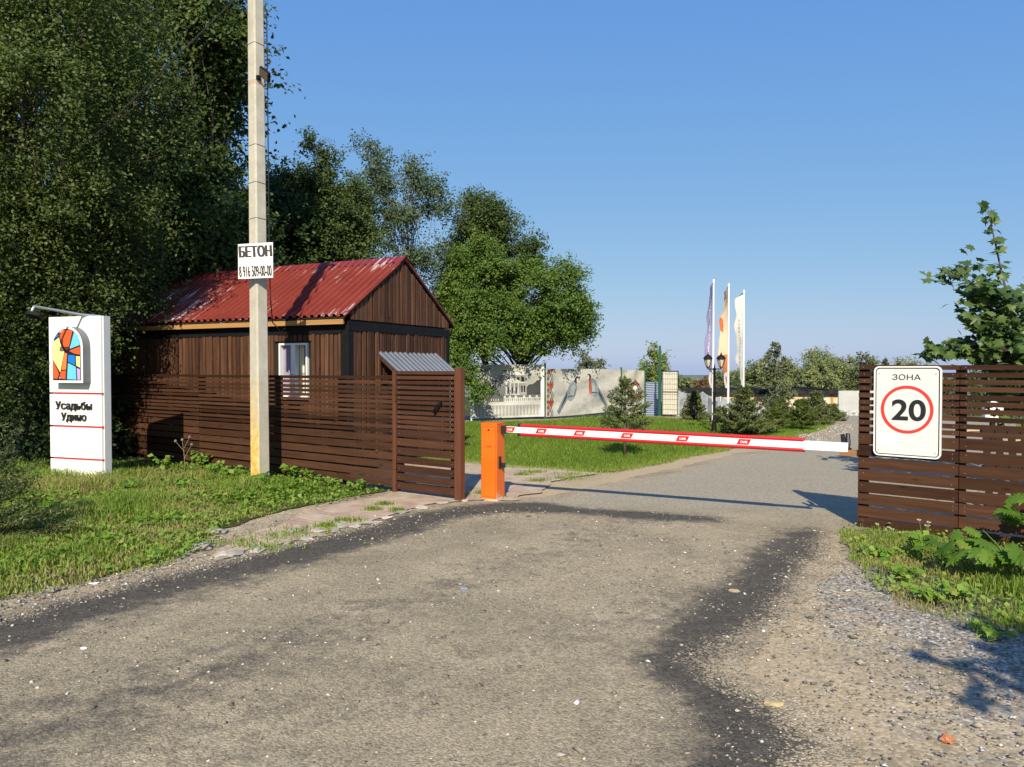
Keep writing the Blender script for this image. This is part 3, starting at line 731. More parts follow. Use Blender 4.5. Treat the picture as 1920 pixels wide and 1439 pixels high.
def rock(name, x, y, s, label, cat, mat, seed, zs=.6, grp=None):
    g = np.random.default_rng(seed); mb = MB(); n, k = 9, 6; vs = []; fs = []
    n, k = 7, 5
    for i in range(1, k):
        th = math.pi * i / k
        for j in range(n):
            ph = 2 * math.pi * j / n; r = s * (0.6 + .75 * g.random())
            vs.append((r * math.sin(th) * math.cos(ph) * 1.3, r * math.sin(th) * math.sin(ph), r * math.cos(th) * zs))
    vs += [(0, 0, s * zs), (0, 0, -s * zs)]; T = len(vs) - 2
    for i in range(k - 2):
        for j in range(n): fs.append((i * n + j, i * n + n + j, i * n + n + (j + 1) % n, i * n + (j + 1) % n))
    for j in range(n): fs += [(T, j, (j + 1) % n), (T + 1, (k - 2) * n + (j + 1) % n, (k - 2) * n + j)]
    mb.add(vs, fs); o = mb.build(name, mat); o.location = (x, y, tz(x, y) + s * zs * .45 + .01)
    o.rotation_euler = (0, 0, g.random() * 6); return tag(o, label, cat, grp)
for i, (px, py, s, lab) in enumerate([
        (380, 1030, .085, "pointed pale stone at the left end of the broken pavers"), (404, 1000, .085, "biggest pale stone half sunk in the grass by the pavers"),
        (425, 1045, .075, "flat pale slab at the asphalt edge below the pointed stone"), (553, 998, .07, "flat white stone lying in the middle of the broken pavers"),
        (598, 1000, .08, "rounded pale stone at the paver edge, right of the flat white one"), (640, 990, .07, "small pale stone at the paver edge nearest the gate"),
        (100, 1110, .05, "grey stone on the gravel strip at the lower left")]):
    x, y = G(px, py); rock("stone", x, y, s, lab, "stone", M['stone'], 100 + i, .35, "pale stones along the left road edge")
edge_rock = None
EL = [(418, 1048), (452, 1041), (486, 1034), (512, 1029), (545, 1019), (572, 1013), (603, 1006), (632, 999), (664, 990), (694, 983), (722, 974), (756, 964), (790, 954), (828, 947), (866, 941), (902, 938)]
for i, (px, py) in enumerate(EL):
    x, y = G(px, py); nth = "first second third fourth fifth sixth seventh eighth ninth tenth eleventh twelfth thirteenth fourteenth fifteenth last".split()[i]
    rock("concrete_chunk", x + RND.uniform(-.03, .03), y + RND.uniform(-.02, .03), RND.uniform(.045, .085), nth + " pale broken chunk along the paver edge, counted from the grass towards the cabinet", "concrete chunk", M['stone'], 140 + i, .22, "broken pale chunks along the paver edge")
x, y = G(1776, 1392); rock("brick_fragment", x, y, .027, "orange broken brick fragment on the gravel at the lower right", "brick fragment", M['brick_bit'], 120, .8)
def scrap(name, px, py, w_, h_, mat, label, cat, seed):
    g = np.random.default_rng(seed); mb = MB(); x, y = G(px, py); n = 9
    top = [(w_ * math.cos(a) * (0.45 + .8 * g.random()), h_ * math.sin(a) * (0.7 + .5 * g.random()), (.003 + .007 * g.random())) for a in [2 * math.pi * i / n for i in range(n)]]
    vs = top + [(a * .9, b * .9, 0) for a, b, c in top] + [(0, 0, .008)]
    fs = [(i, (i + 1) % n, 2 * n) for i in range(n)] + [(n + i, n + (i + 1) % n, (i + 1) % n, i) for i in range(n)]
    mb.add(vs, fs); o = mb.build(name, mat); o.location = (x, y, tz(x, y) + .007); return tag(o, label, cat)
scrap("dried_leaf", 1375, 1110, .05, .04, M['dry_leaf'], "crumpled yellow dry leaf on the dark asphalt strip", "leaf", 1)
scrap("paper_scrap", 178, 1096, .05, .03, M['paper'], "white paper scrap on the left gravel edge", "litter", 2)
scrap("plastic_scrap", 871, 1106, .03, .022, M['blue_scrap'], "pale blue plastic scrap in the middle of the road", "litter", 3)
scrap("paper_shred", 156, 1220, .02, .015, M['paper'], "tiny white shred on the near asphalt at the left", "litter", 4)
scrap("bark_chip", 1450, 1322, .05, .04, M['dry_leaf'], "pale flat chip on the sand at the lower right", "litter", 5)

# ------------------------------------------------------------------ leaves and trees
KITE = np.array([(0, -.5, 0), (.3, 0, .07), (0, .5, -.06), (-.3, 0, .07)])
KITE_F = [np.array([[0, 1, 2], [0, 2, 3]])]
def maple_shape():
    o = [(0, -.5), (.13, -.42), (.40, -.40), (.30, -.22), (.56, .02), (.34, .02), (.30, .16), (.12, .14), (0, .56), (-.12, .14), (-.30, .16), (-.34, .02), (-.56, .02), (-.30, -.22), (-.40, -.40), (-.13, -.42)]
    v = [(0, -.1, .06)] + [(x, y, -.16 * abs(x) - .05 * (y + .2) ** 2) for x, y in o]
    n = len(o); return np.array(v), [np.array([[0, 1 + i, 1 + (i + 1) % n] for i in range(n)])]
MAPLE = maple_shape()
def hog_shape():
    o = [(0, -.6), (.06, -.5), (.20, -.52), (.17, -.42), (.30, -.40), (.22, -.31), (.36, -.26), (.27, -.19), (.40, -.10), (.28, -.06), (.38, .06), (.26, .07), (.33, .19), (.21, .20), (.25, .33), (.14, .33), (.14, .46), (.05, .45), (0, .6)]
    o = o + [(-x, y) for x, y in o[-2:0:-1]]
    v = [(0, -.05, .05)] + [(x, y, -.5 * x * x + .05 * math.sin(x * 30 + y * 9) - .22 * max(y, 0)) for x, y in o]
    n = len(o); return np.array(v), [np.array([[0, 1 + i, 1 + (i + 1) % n] for i in range(n)])]
HOG = hog_shape()
def unit(v): return v / (np.linalg.norm(v, axis=1, keepdims=True) + 1e-9)
def leaves(name, C, Nn, size, tint, mat, shape=(KITE, KITE_F), seed=0, parent=None, T=None):
    g = np.random.default_rng(seed); n = len(C); sv, sf = shape
    Nn = unit(Nn)
    t = g.standard_normal((n, 3)) if T is None else T
    t = unit(t - Nn * (t * Nn).sum(1, keepdims=True)); b = np.cross(Nn, t)
    size = np.broadcast_to(size, (n,))
    v = C[:, None] + size[:, None, None] * (sv[None, :, 0, None] * b[:, None] + sv[None, :, 1, None] * t[:, None] + sv[None, :, 2, None] * Nn[:, None])
    k = len(sv)
    fl = [(np.arange(n)[:, None, None] * k + f[None]).reshape(-1, f.shape[1]) for f in sf]
    return np_mesh(name, v.reshape(-1, 3), fl, mat, parent, {"tint": ('FLOAT', 'POINT', np.repeat(np.clip(tint, 0, 1), k))})
def clumps(envs, nc, g, shell=.55):
    vol = np.array([e[1][0] * e[1][1] * e[1][2] for e in envs]); vol = vol ** .8 / (vol ** .8).sum()
    out = []; es = g.choice(len(envs), nc, p=vol)
    for e in es:
        c, r = envs[e]; d = g.standard_normal(3); d /= np.linalg.norm(d)
        rr = shell + (1 - shell) * g.random() ** .7
        out.append(np.array(c) + d * rr * np.array(r))
    return np.array(out)
def crown_pts(cl, cr, nl, g, flat=.75, nt=11):
    """leaves strung along twig sprays that leave each clump outwards and upwards, plus a loose fill"""
    n = len(cl); k = g.integers(0, n, nl); mean = cl.mean(0); ext = np.abs(cl - mean).max(0) + .01
    out = unit((cl - mean) / ext)
    tw = unit(.75 * out[:, None].repeat(nt, 1).reshape(-1, 3) + np.array([0, 0, .35]) + .85 * g.standard_normal((n * nt, 3))).reshape(n, nt, 3)
    crs = cr * (.55 + .9 * g.random(n)); ln = .8 + .8 * g.random((n, nt))
    q = g.integers(0, nt, nl); d = tw[k, q]; t = .1 + .9 * g.random(nl) ** .75
    off = d * (t * crs[k] * ln[k, q] * 1.25)[:, None] + (.13 + .10 * (1 - t))[:, None] * crs[k][:, None] * g.standard_normal((nl, 3))
    off[:, 2] -= .22 * crs[k] * t * t
    ball = g.random(nl) < .3; b = unit(g.standard_normal((nl, 3))); ob = b * (g.random(nl) ** .45 * crs[k])[:, None]; ob[:, 2] *= flat
    off = np.where(ball[:, None], ob, off)
    return cl[k] + off, np.where(ball[:, None], b, .6 * d + .6 * b), k
def tree(name, label, base, envs, nc, cr, nl, ls, mat, bark=None, trunk_r=.12, seed=1, group=None, shape=None, upness=.6, cat='tree', fork=.35, twigs=True, shell=.55, lean=(0, 0)):
    g = np.random.default_rng(seed); rr = random.Random(seed)
    base = Vector(base); root = empty(name, base, 0, label, cat, group); b = np.array(base)
    cl = clumps(envs, nc, g, shell)
    top = max(cl, key=lambda c: c[2]); mean = cl.mean(0)
    C, d, k = crown_pts(cl, cr, nl, g)
    # sprigs that break the outline
    ns = max(1, nl // 9); kk = g.integers(0, len(cl), ns)
    dirs = unit((cl[kk] - mean) / (np.abs(cl - mean).max(0) + .01) + .7 * g.standard_normal((ns, 3)) + np.array([0, 0, .5]))
    C2 = cl[kk] + dirs * (cr * (.9 + .6 * g.random(ns)))[:, None]
    C = np.concatenate([C, C2]); d = np.concatenate([d, dirs]); k = np.concatenate([k, kk])
    n = len(C)
    ct = g.random(len(cl))
    Nn = .55 * d + np.array([0, -.40, upness]) + .55 * g.standard_normal((n, 3))
    tint = .38 + .24 * (ct[k] - .5) + .17 * g.standard_normal(n)
    tint = np.where(g.random(n) < .012, 1.0, np.minimum(tint, .85))
    leaves("crown", C - b, Nn, ls * (.65 + .7 * g.random(n)), tint, mat, shape or (KITE, KITE_F), seed, root)
    mb = MB()
    H = top[2] - base.z
    tt = np.array([mean[0] - b[0], mean[1] - b[1], 0]) * .8
    def tp(f): 
        q = f ** 1.5
        return Vector((tt[0] * q + lean[0] * f + .05 * math.sin(f * 7 + seed), tt[1] * q + lean[1] * f, -.05 + (H * .92 + .05) * f))
    mb.tube([tp(i / 10) for i in range(11)], [trunk_r * (1 - .88 * (i / 10) ** .9) + (.35 * trunk_r if i == 0 else 0) for i in range(11)], 8)
    for i, c in enumerate(cl):
        c = Vector(c - b); f = min(.9, max(fork * .5, (c.z / H) * (.45 + .3 * rr.random()))); s_ = tp(f)
        m = s_.lerp(c, .5) + Vector((0, 0, .12 * (c - s_).length)) + Vector((rr.uniform(-.1, .1), rr.uniform(-.1, .1), 0)) * (c - s_).length
        r0 = trunk_r * (.26 - .2 * f)
        mb.tube([s_, s_.lerp(m, .5) + Vector((0, 0, .03)), m, m.lerp(c, .5), c], [r0, r0 * .8, r0 * .55, r0 * .36, r0 * .16], 5, cap=False)
        if twigs:
            for q in range(4):
                e = c + Vector(unit(g.standard_normal((1, 3)))[0]) * cr * rr.uniform(.6, 1.1)
                mb.tube([c.lerp(m, rr.random() * .4), c.lerp(e, .5) + Vector((0, 0, .02)), e], [r0 * .3, r0 * .2, .003], 4, cap=False)
    mb.build("trunk", bark or M['bark'], root, smooth=True)
    return root
def V(px, py, d): return np.array(P(px, py, d))
def base_at(px, d, z=None):
    x = (px - 960) / F * d; return (x, d, tz(x, d) if z is None else z)

tree("leafy_tree", "big olive green small-leaved tree at the far left overhanging the white sign pillar", (-9.0, 12.6, .05),
     [(V(20, 210, 12.4), (2.4, 1.7, 3.6)), (V(10, 560, 11.9), (1.1, 1.3, 1.5)), (V(175, 470, 13.4), (.75, .9, 1.3)), (V(120, 560, 12.9), (.95, .8, 1.0)), (V(40, 210, 11.6), (1.5, .8, 2.0))], 215, .56, 190000, .056, M['leaf_olive'], trunk_r=.17, seed=11)
tree("maple_tree", "tall dark maple just left of the concrete pole", (-6.9, 17.4, .05),
     [(V(310, 110, 17), (1.75, 1.8, 3.6)), (V(325, 420, 16.6), (1.7, 1.4, 1.8)), (V(400, 200, 17), (.45, .8, 1.7))], 105, .6, 80000, .115, M['leaf_maple'], trunk_r=.2, seed=12, shape=MAPLE if False else None)
tree("forest_tree", "tall shaded tree behind the far left tree and the maple", (-12.2, 20.5, .05),
     [(V(130, 250, 20), (4.2, 1.8, 6.2))], 120, .85, 52000, .14, M['leaf_dark'], trunk_r=.22, seed=13)
tree("thicket_tree", "low dark tree filling the gap behind the red roof", (-7.6, 21.0, .05),
     [(V(400, 520, 20.5), (2.4, 1.5, 2.0)), (V(520, 480, 21), (1.3, 1.2, 1.7))], 76, .6, 42000, .10, M['leaf_dark'], trunk_r=.14, seed=14)
tree("pointed_tree", "dark green tree with pointed top just right of the concrete pole", (-5.6, 22.0, .05),
     [(V(597, 430, 22), (1.5, 1.3, 1.9)), (V(590, 330, 22), (.7, .7, 1.0)), (V(640, 480, 21.6), (1.0, 1.0, 1.4)), (V(545, 400, 22.3), (.7, .8, 1.4))], 110, .42, 70000, .085, M['leaf_maple'], trunk_r=.15, seed=15)
tree("aspen_tree", "thin airy aspen showing sky through its crown above the roof ridge", (-3.3, 24.2, .05),
     [(V(740, 360, 24), (1.15, 1.2, 1.6)), (V(790, 420, 24), (1.3, 1.2, 1.7)), (V(705, 320, 24), (.55, .7, .8)), (V(770, 560, 24), (.9, .9, 1.5))], 70, .42, 22000, .08, M['leaf_aspen'], M['pale_bark'], .10, 16, upness=.3)
tree("round_tree", "dark rounded tree behind the bright green bushy one, right of the gable", (-.9, 25.6, .0),
     [(V(915, 500, 25.5), (1.35, 1.2, 1.8)), (V(900, 420, 25.5), (.6, .8, .9)), (V(985, 470, 25.3), (.5, .7, .8)), (V(870, 560, 25.3), (.9, 1, 1.4))], 100, .40, 60000, .085, M['leaf_maple'], trunk_r=.14, seed=17)
tree("bushy_tree", "bright green many-stemmed tree leaning over the printed banner fence", (.35, 26.0, .0),
     [(V(1005, 574, 24.6), (1.5, 1.4, 1.5)), (V(895, 545, 24.0), (.95, .9, 1.35)), (V(900, 628, 23.4), (.75, .6, .38)), (V(1062, 590, 24.6), (.65, .9, 1.15)), (V(905, 722, 22.9), (.3, .3, .12)), (V(866, 590, 23.4), (.45, .6, 1.3)), (V(862, 685, 23.0), (.35, .4, .55))], 210, .36, 125000, .078, M['leaf_bright'], trunk_r=.13, seed=18)
# dark undergrowth under the left trees
for i, (px, py, d, r, lab) in enumerate([(45, 730, 13.2, (1.3, .9, 1.3), "dark shrub under the left tree, reaching the photo's left edge"), (160, 700, 14.6, (1.2, .8, 1.4), "dark shrub directly behind the white sign pillar"),
                                       (235, 640, 16.2, (1.1, .8, 1.6), "tall dark shrub between the sign pillar and the wooden cabin"), (-60, 620, 14.8, (1.6, 1, 2.0), "dense dark shrub at the very edge of the wood, mostly out of frame")]):
    b_ = base_at(px, d)
    tree("shrub", lab, b_, [(V(px, py, d), r)], 30, .42, 13000, .085, M['leaf_dark'], trunk_r=.05, seed=30 + i, group="shrubs under the left trees", cat="shrub", twigs=False)
# unseen tree added behind the camera, crown shaped to throw shade on the gravel
tree("shade_caster_tree", "dense added tree out of view to the right, shaped to shade the gravel", (3.6, -1.9, 0), [((3.42, -1.75, 3.0), (.9, .85, 1.15))], 130, .42, 60000, .17, M['leaf_bright'], trunk_r=.09, seed=40, twigs=False, shell=.2)

# young maple behind the right fence
def young_maple():
    bx, by = 7.4, 10.2; root = empty("young_maple", (bx, by, 0), 0, "young maple with broad leaves rising above the right slatted fence", "tree")
    g = np.random.default_rng(44); mb = MB(); tops = P(1852, 392, 10.0)
    C = []; T = []; b = Vector((bx, by, 0))
    stems = [[(0, 0, 0), (-.3, -.1, 1.2), Vector((P(1880, 520, 10)) - b), Vector(tops - b)],
             [(0, 0, 0), (.1, 0, 1.4), Vector(P(1930, 560, 10.1) - b)], [(0, 0, 0), (-.5, -.1, 1.0), Vector(P(1875, 600, 9.9) - b), Vector(P(1795, 505, 9.9) - b)],
             [(0, 0, .3), (-.4, 0, 1.2), Vector(P(1850, 650, 9.9) - b), Vector(P(1770, 668, 9.9) - b)], [(0, 0, .2), (-.2, 0, 1.5), Vector(P(1900, 590, 9.9) - b), Vector(P(1835, 545, 9.8) - b)],
             [(0, 0, .2), (0, 0, 1.3), Vector(P(1900, 640, 9.7) - b), Vector(P(1838, 600, 9.7) - b)], [(0, 0, .2), (.1, .2, 1.3), Vector(P(2000, 560, 10.3) - b), Vector(P(2060, 470, 10.3) - b)],
             [(0, 0, .2), (.1, -.2, 1.0), Vector(P(1960, 640, 9.6) - b), Vector(P(1880, 660, 9.4) - b)], [(0, 0, .2), (.2, -.2, 1.1), Vector(P(2010, 640, 9.6) - b), Vector(P(2100, 600, 9.4) - b)]]
    for si, st in enumerate(stems):
        st = [Vector(p) for p in st]; path = []
        for i in range(len(st) - 1):
            for q in range(6): path.append(st[i].lerp(st[i + 1], q / 6))
        path.append(st[-1]); n = len(path)
        mb.tube(path, [.03 * (1 - .85 * i / n) for i in range(n)], 6)
        for i in range(n // 3, n):
            lead = (si == 0 and path[i].z > 2.9)
            for q in range(5 if lead else 8):
                a = g.random() * 6.28; l = (.06 if lead else .11) + (.07 if lead else .27) * g.random()
                e = path[i] + Vector((math.cos(a) * l, math.sin(a) * l, .08 * g.random() - .02))
                mb.tube([path[i], path[i].lerp(e, .5) + Vector((0, 0, .03)), e], [.004, .003, .002], 3, cap=False)
                C.append(e); T.append((math.cos(a), math.sin(a), -.5))
                if not lead:
                    for _ in range(2):
                        C.append(e + Vector(g.standard_normal(3)) * .09); T.append((g.standard_normal(), g.standard_normal(), -.5))
    C = np.array(C); n = len(C); T = np.array(T)
    Nn = np.array([0, -.55, .75]) + .42 * g.standard_normal((n, 3))
    leaves("crown", C, Nn, .135 * (.7 + .6 * g.random(n)), .42 + .22 * g.standard_normal(n), M['leaf_young'], MAPLE, 44, root, T)
    mb.build("trunk", M['bark'], root, smooth=True)
young_maple()

# conifers
def spruce_parts(h, r, seed, dense=1.0, mat=None, bare=.0, needle=.045):
    g = np.random.default_rng(seed); mb = MB()
    mb.tube([(0, 0, -.03), (0, 0, h * .5), (0, 0, h)], [.018 * h + .006, .011 * h + .004, .003], 7)
    C = []; D = []
    z = h * max(bare, .05); k = 0
    while z < h * .97:
        f = (z / h - bare) / (1 - bare); L_ = r * (1 - f) ** .85 + .04; L_ *= (.55 + .45 * min(1, (f + .05) / .12)) * (.8 + .35 * g.random())
        nb = max(4, int(6 * dense - 2 * f))
        for j in range(nb):
            a = 2 * math.pi * (j + g.random() * .7) / nb + k; l = L_ * (.7 + .5 * g.random())
            rise = (.28 + .5 * f) * l * (.6 + .8 * g.random())
            ns = max(4, int(l / .045)); pth = []
            for q in range(ns + 1):
                t = q / ns; p = Vector((math.cos(a) * l * t, math.sin(a) * l * t, z + rise * t - .30 * l * math.sin(t * 2.2) * (1 - f) * .6)); pth.append(p)
            mb.tube(pth[::max(1, ns // 3)] if ns > 3 else pth, [.006 * (1 - .8 * i / len(pth[::max(1, ns // 3)])) for i in range(len(pth[::max(1, ns // 3)]))], 4, cap=False)
            for q in range(1, ns + 1):
                t = q / ns
                if t < .18: continue
                ax = (pth[q] - pth[q - 1]).normalized(); side = Vector((-math.sin(a), math.cos(a), 0))
                C.append(pth[q]); D.append(ax)
                wd = l * .42 * math.sin(min(1, t * 1.1) * 2.3) * (1 - .4 * t)
                for sg in (-1, 1):
                    m_ = max(1, int(abs(wd) / .05))
                    for u in range(1, m_ + 1):
                        C.append(pth[q] + (side * sg * .8 + ax * .6) * (wd * u / m_) + Vector((0, 0, -.04 * u / m_))); D.append(side * sg * .8 + ax * .6)
        z += h * (.052 + .03 * g.random()) * (1.0 if f < .6 else .8); k += .9
    for q in range(8): C.append(Vector((0, 0, h * (.93 + .01 * q)))); D.append(Vector((0, 0, 1)))
    C = np.array([tuple(c) for c in C]); D = unit(np.array([tuple(d) for d in D]))
    rep = 6; C = np.repeat(C, rep, 0); D = np.repeat(D, rep, 0); n = len(C)
    T = D * .9 + .75 * g.standard_normal((n, 3)); T = unit(T)
    Cn = C + T * needle * .4 + .006 * g.standard_normal((n, 3))
    return Cn, T, n, mb, g
NEED = (np.array([(-.12, -.5, 0), (.12, -.5, 0), (0, .5, 0)]), [np.array([[0, 1, 2]])])
def spruce(label, x, y, h, r, seed, mat='needle', bare=.0, dense=1.0, needle=.05, group=None, name="spruce", dry=False):
    root = empty(name, (x, y, tz(x, y)), 0, label, "spruce", group)
    C, T, n, mb, g = spruce_parts(h, r, seed, dense, None, bare, needle)
    Nn = np.array([0, -.3, .8]) + .8 * g.standard_normal((n, 3))
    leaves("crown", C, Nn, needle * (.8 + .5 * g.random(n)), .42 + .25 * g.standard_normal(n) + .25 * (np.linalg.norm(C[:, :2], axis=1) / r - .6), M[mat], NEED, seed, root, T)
    mb.build("trunk", M['bark'] if not dry else M['dry_wood_bush'], root, smooth=True)
    return root
GS = "young spruces planted on the lawn"
def onl(px, d): return ((px - 960) / F * d, d)
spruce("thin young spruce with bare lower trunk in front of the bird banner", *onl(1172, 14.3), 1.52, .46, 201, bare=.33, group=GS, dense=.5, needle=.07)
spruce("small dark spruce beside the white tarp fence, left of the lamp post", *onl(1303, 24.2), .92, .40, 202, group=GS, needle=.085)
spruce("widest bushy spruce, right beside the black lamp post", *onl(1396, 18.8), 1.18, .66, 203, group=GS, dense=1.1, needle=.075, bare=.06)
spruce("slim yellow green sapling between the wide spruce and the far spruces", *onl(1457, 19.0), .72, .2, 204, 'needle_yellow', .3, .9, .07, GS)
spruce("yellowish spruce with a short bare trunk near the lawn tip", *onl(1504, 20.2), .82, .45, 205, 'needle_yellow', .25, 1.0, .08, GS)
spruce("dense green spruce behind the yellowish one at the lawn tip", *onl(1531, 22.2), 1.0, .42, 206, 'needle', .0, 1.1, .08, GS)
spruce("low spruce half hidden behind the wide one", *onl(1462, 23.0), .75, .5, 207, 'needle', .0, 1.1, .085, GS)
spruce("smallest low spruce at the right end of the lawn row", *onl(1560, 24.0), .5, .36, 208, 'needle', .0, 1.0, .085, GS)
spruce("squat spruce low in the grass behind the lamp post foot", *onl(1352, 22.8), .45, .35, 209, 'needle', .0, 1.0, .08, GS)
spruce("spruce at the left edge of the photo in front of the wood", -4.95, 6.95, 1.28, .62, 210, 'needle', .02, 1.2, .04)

# ------------------------------------------------------------------ slatted fences
def fence(name, label, o, u, length, zt, n_thin, t_sp, t_h, w_sp, w_h, posts, joints, seed, post_mat='post_dark', wood_m='fence_wood', thick=.022, z_bot=.05):
    rz = math.atan2(u[1], u[0]); g = random.Random(seed)
    root = empty(name, (o[0], o[1], 0), rz, label, "fence")
    bays = [0] + joints + [length]
    for b in range(len(bays) - 1):
        mb = MB(); nl = MB(); x0, x1 = bays[b] + .004, bays[b + 1] - .004; z = zt; i = 0
        while z > z_bot + .03:
            thin = i < n_thin; h = t_h if thin else w_h; j = g.uniform(-.006, .006); k = g.uniform(-.006, .006)
            zb = max(z - h, .01)
            y0 = g.uniform(-.002, .002)
            tl = g.random()
            mb.add([(x0, y0, zb + j), (x1, y0, zb + k), (x1, y0 + thick, zb + k), (x0, y0 + thick, zb + j), (x0, y0, z + j), (x1, y0, z + k), (x1, y0 + thick, z + k), (x0, y0 + thick, z + j)],
                   [(0, 3, 2, 1), (4, 5, 6, 7), (0, 1, 5, 4), (1, 2, 6, 5), (2, 3, 7, 6), (3, 0, 4, 7)], 0, tl)
            for xx in (x0 + .05, x1 - .05):
                xx += g.uniform(-.01, .01)
                for zz in ([.5] if thin else [.3, .7]):
                    if g.random() < .5:
                        c = (xx, zb + j + (z - zb) * zz)
                        mb.plate([(c[0] + .004 * math.cos(q * 1.257), c[1] + .004 * math.sin(q * 1.257)) for q in range(5)], y0 - .002, y0 + .001, 1)
            z -= t_sp if thin else w_sp; i += 1
        mb.build("slat_panel", [M[wood_m], M['metal']], root)
    for p in posts:
        pb = MB(); pb.box(p, p + .085, .026, .11, -.02, zt - .005, tint=g.random()); pb.build("post", M[post_mat], root)
    return root
# left fence
FO = np.array((-1.59, 10.10)); FU = np.array((1.4, -1.0)); FU = FU / np.linalg.norm(FU)
LL = 10.9
fence("slat_fence", "long brown slatted fence in front of the wooden cabin", FO - FU * LL, FU, LL, 1.585, 12, .066, .044, .122, .098, [.3, 2.6, 4.4, 6.2, 8.3, 9.75], [2.65, 6.25], 301)
# right fence
RO = np.array((3.68, 7.93)); RU = np.array((.69, -.61)); RU = RU / np.linalg.norm(RU)
fence("slat_fence", "brown slatted fence at the right that carries the speed zone sign", RO, RU, 3.2, 1.725, 10, .072, .047, .128, .110, [.0, .9, 1.9, 3.05], [.94, 2.1], 302)

# pedestrian gate
def gate():
    rz = math.atan2(FU[1], FU[0]); g = random.Random(5)
    root = empty("wicket_gate", (FO[0], FO[1], 0), rz, "brown slatted wicket gate with a tall reddish post, left of the orange cabinet", "gate")
    W = 1.06; mb = MB(); z = 1.655; i = 0
    while z > .12:
        thin = i < 12; h = .045 if thin else .092; tl = g.random(); j, k = g.uniform(-.004, .004), g.uniform(-.004, .004)
        x0, x1, t = .035, W, .022
        mb.add([(x0, 0, z - h + j), (x1, 0, z - h + k), (x1, t, z - h + k), (x0, t, z - h + j), (x0, 0, z + j), (x1, 0, z + k), (x1, t, z + k), (x0, t, z + j)],
               [(0, 3, 2, 1), (4, 5, 6, 7), (0, 1, 5, 4), (1, 2, 6, 5), (2, 3, 7, 6), (3, 0, 4, 7)], 0, tl)
        for xx in (x0 + .05, x1 - .05):
            mb.plate([(xx + .005 * math.cos(q * 1.257), z - h / 2 + .005 * math.sin(q * 1.257)) for q in range(5)], -.002, .001, 1)
        z -= .066 if thin else .118; i += 1
    mb.build("slat_panel", [M['gate_wood'], M['metal']], root)
    f = MB()
    for x0 in (.06, W - .09): f.box(x0, x0 + .06, .024, .064, .08, 1.65)
    f.box(.121, W - .091, .026, .06, 1.59, 1.645); f.box(.121, W - .091, .026, .06, .10, .16)
    f.build("frame", M['post_dark'], root)
    p = MB(); p.box(W + .012, W + .112, -.03, .07, -.05, 1.70, bev=.006); p.build("post", M['post_red'], root)
    q = MB(); q.box(-.035, .022, -.012, .07, -.03, 1.66, bev=.005); q.build("hinge_post", M['post_red'], root)
    h = MB()
    h.tube([(.74, -.02, 1.12), (.755, -.06, 1.13), (.84, -.07, 1.24), (.855, -.02, 1.255)], [.014, .018, .018, .014], 8)
    h.build("handle", M['black_steel'], root, smooth=True)
    for zz in (1.3, .38):
        hh = MB(); hh.tube([(.026, -.014, zz - .05), (.026, -.014, zz + .05)], .012, 8); hh.build("hinge", M['post_red'], root)
gate()

# ------------------------------------------------------------------ speed zone sign
def text_mesh(name, body, w_, h_, mat, parent, loc, depth=.004, bold=0.0, rx=math.pi / 2, rz=0, align='CENTER', shear=0, fat=0):
    c = bpy.data.curves.new("t", 'FONT'); c.body = body; c.size = 1; c.offset = bold; c.extrude = .01; c.shear = shear
    o = bpy.data.objects.new("t", c); COL.objects.link(o)
    dg = bpy.context.evaluated_depsgraph_get(); me = bpy.data.meshes.new_from_object(o.evaluated_get(dg))
    bpy.data.objects.remove(o); bpy.data.curves.remove(c)
    n = len(me.vertices); co = np.empty(n * 3, np.float32); me.vertices.foreach_get("co", co); co = co.reshape(n, 3)
    lo, hi = co.min(0), co.max(0)
    co = (co - (lo + hi) / 2) / (hi - lo) * np.array([w_, h_, depth])
    co[:, 2] += 0
    if fat:
        polys = [tuple(p.vertices) for p in me.polygons]; vs = []; fs = []
        for k_, dx_ in enumerate((-1, -.33, .33, 1)):
            b_ = len(vs); q_ = co * np.array([(w_ - 2 * fat) / w_, 1, 1]) + np.array([dx_ * fat, 0, .0004 * k_]); vs += [tuple(v) for v in q_]; fs += [tuple(b_ + i for i in p) for p in polys]
        bpy.data.meshes.remove(me); me = bpy.data.meshes.new(name); me.from_pydata(vs, [], fs)
    else: me.vertices.foreach_set("co", co.ravel())
    me.materials.clear(); me.materials.append(mat); me.name = name
    o = link_mesh(name, me, parent); o.location = loc; o.rotation_euler = (rx, 0, rz); return o
def rrect(x0, x1, z0, z1, r, n=6):
    out = []
    for cx, cz, a0 in ((x1 - r, z1 - r, 0), (x0 + r, z1 - r, 90), (x0 + r, z0 + r, 180), (x1 - r, z0 + r, 270)):
        for i in range(n + 1):
            a = rad(a0 + 90 * i / n); out.append((cx + r * math.cos(a), cz + r * math.sin(a)))
    return out
def ring(mb, outer, inner, y0, y1, mat=0):
    n = len(outer); vs = [(p[0], y0, p[1]) for p in outer] + [(p[0], y0, p[1]) for p in inner] + [(p[0], y1, p[1]) for p in outer] + [(p[0], y1, p[1]) for p in inner]
    fs = []
    for i in range(n):
        j = (i + 1) % n
        fs += [(i, j, n + j, n + i), (2 * n + i, 3 * n + i, 3 * n + j, 2 * n + j), (i, 2 * n + i, 2 * n + j, j), (n + i, n + j, 3 * n + j, 3 * n + i)]
    mb.add(vs, fs, mat)
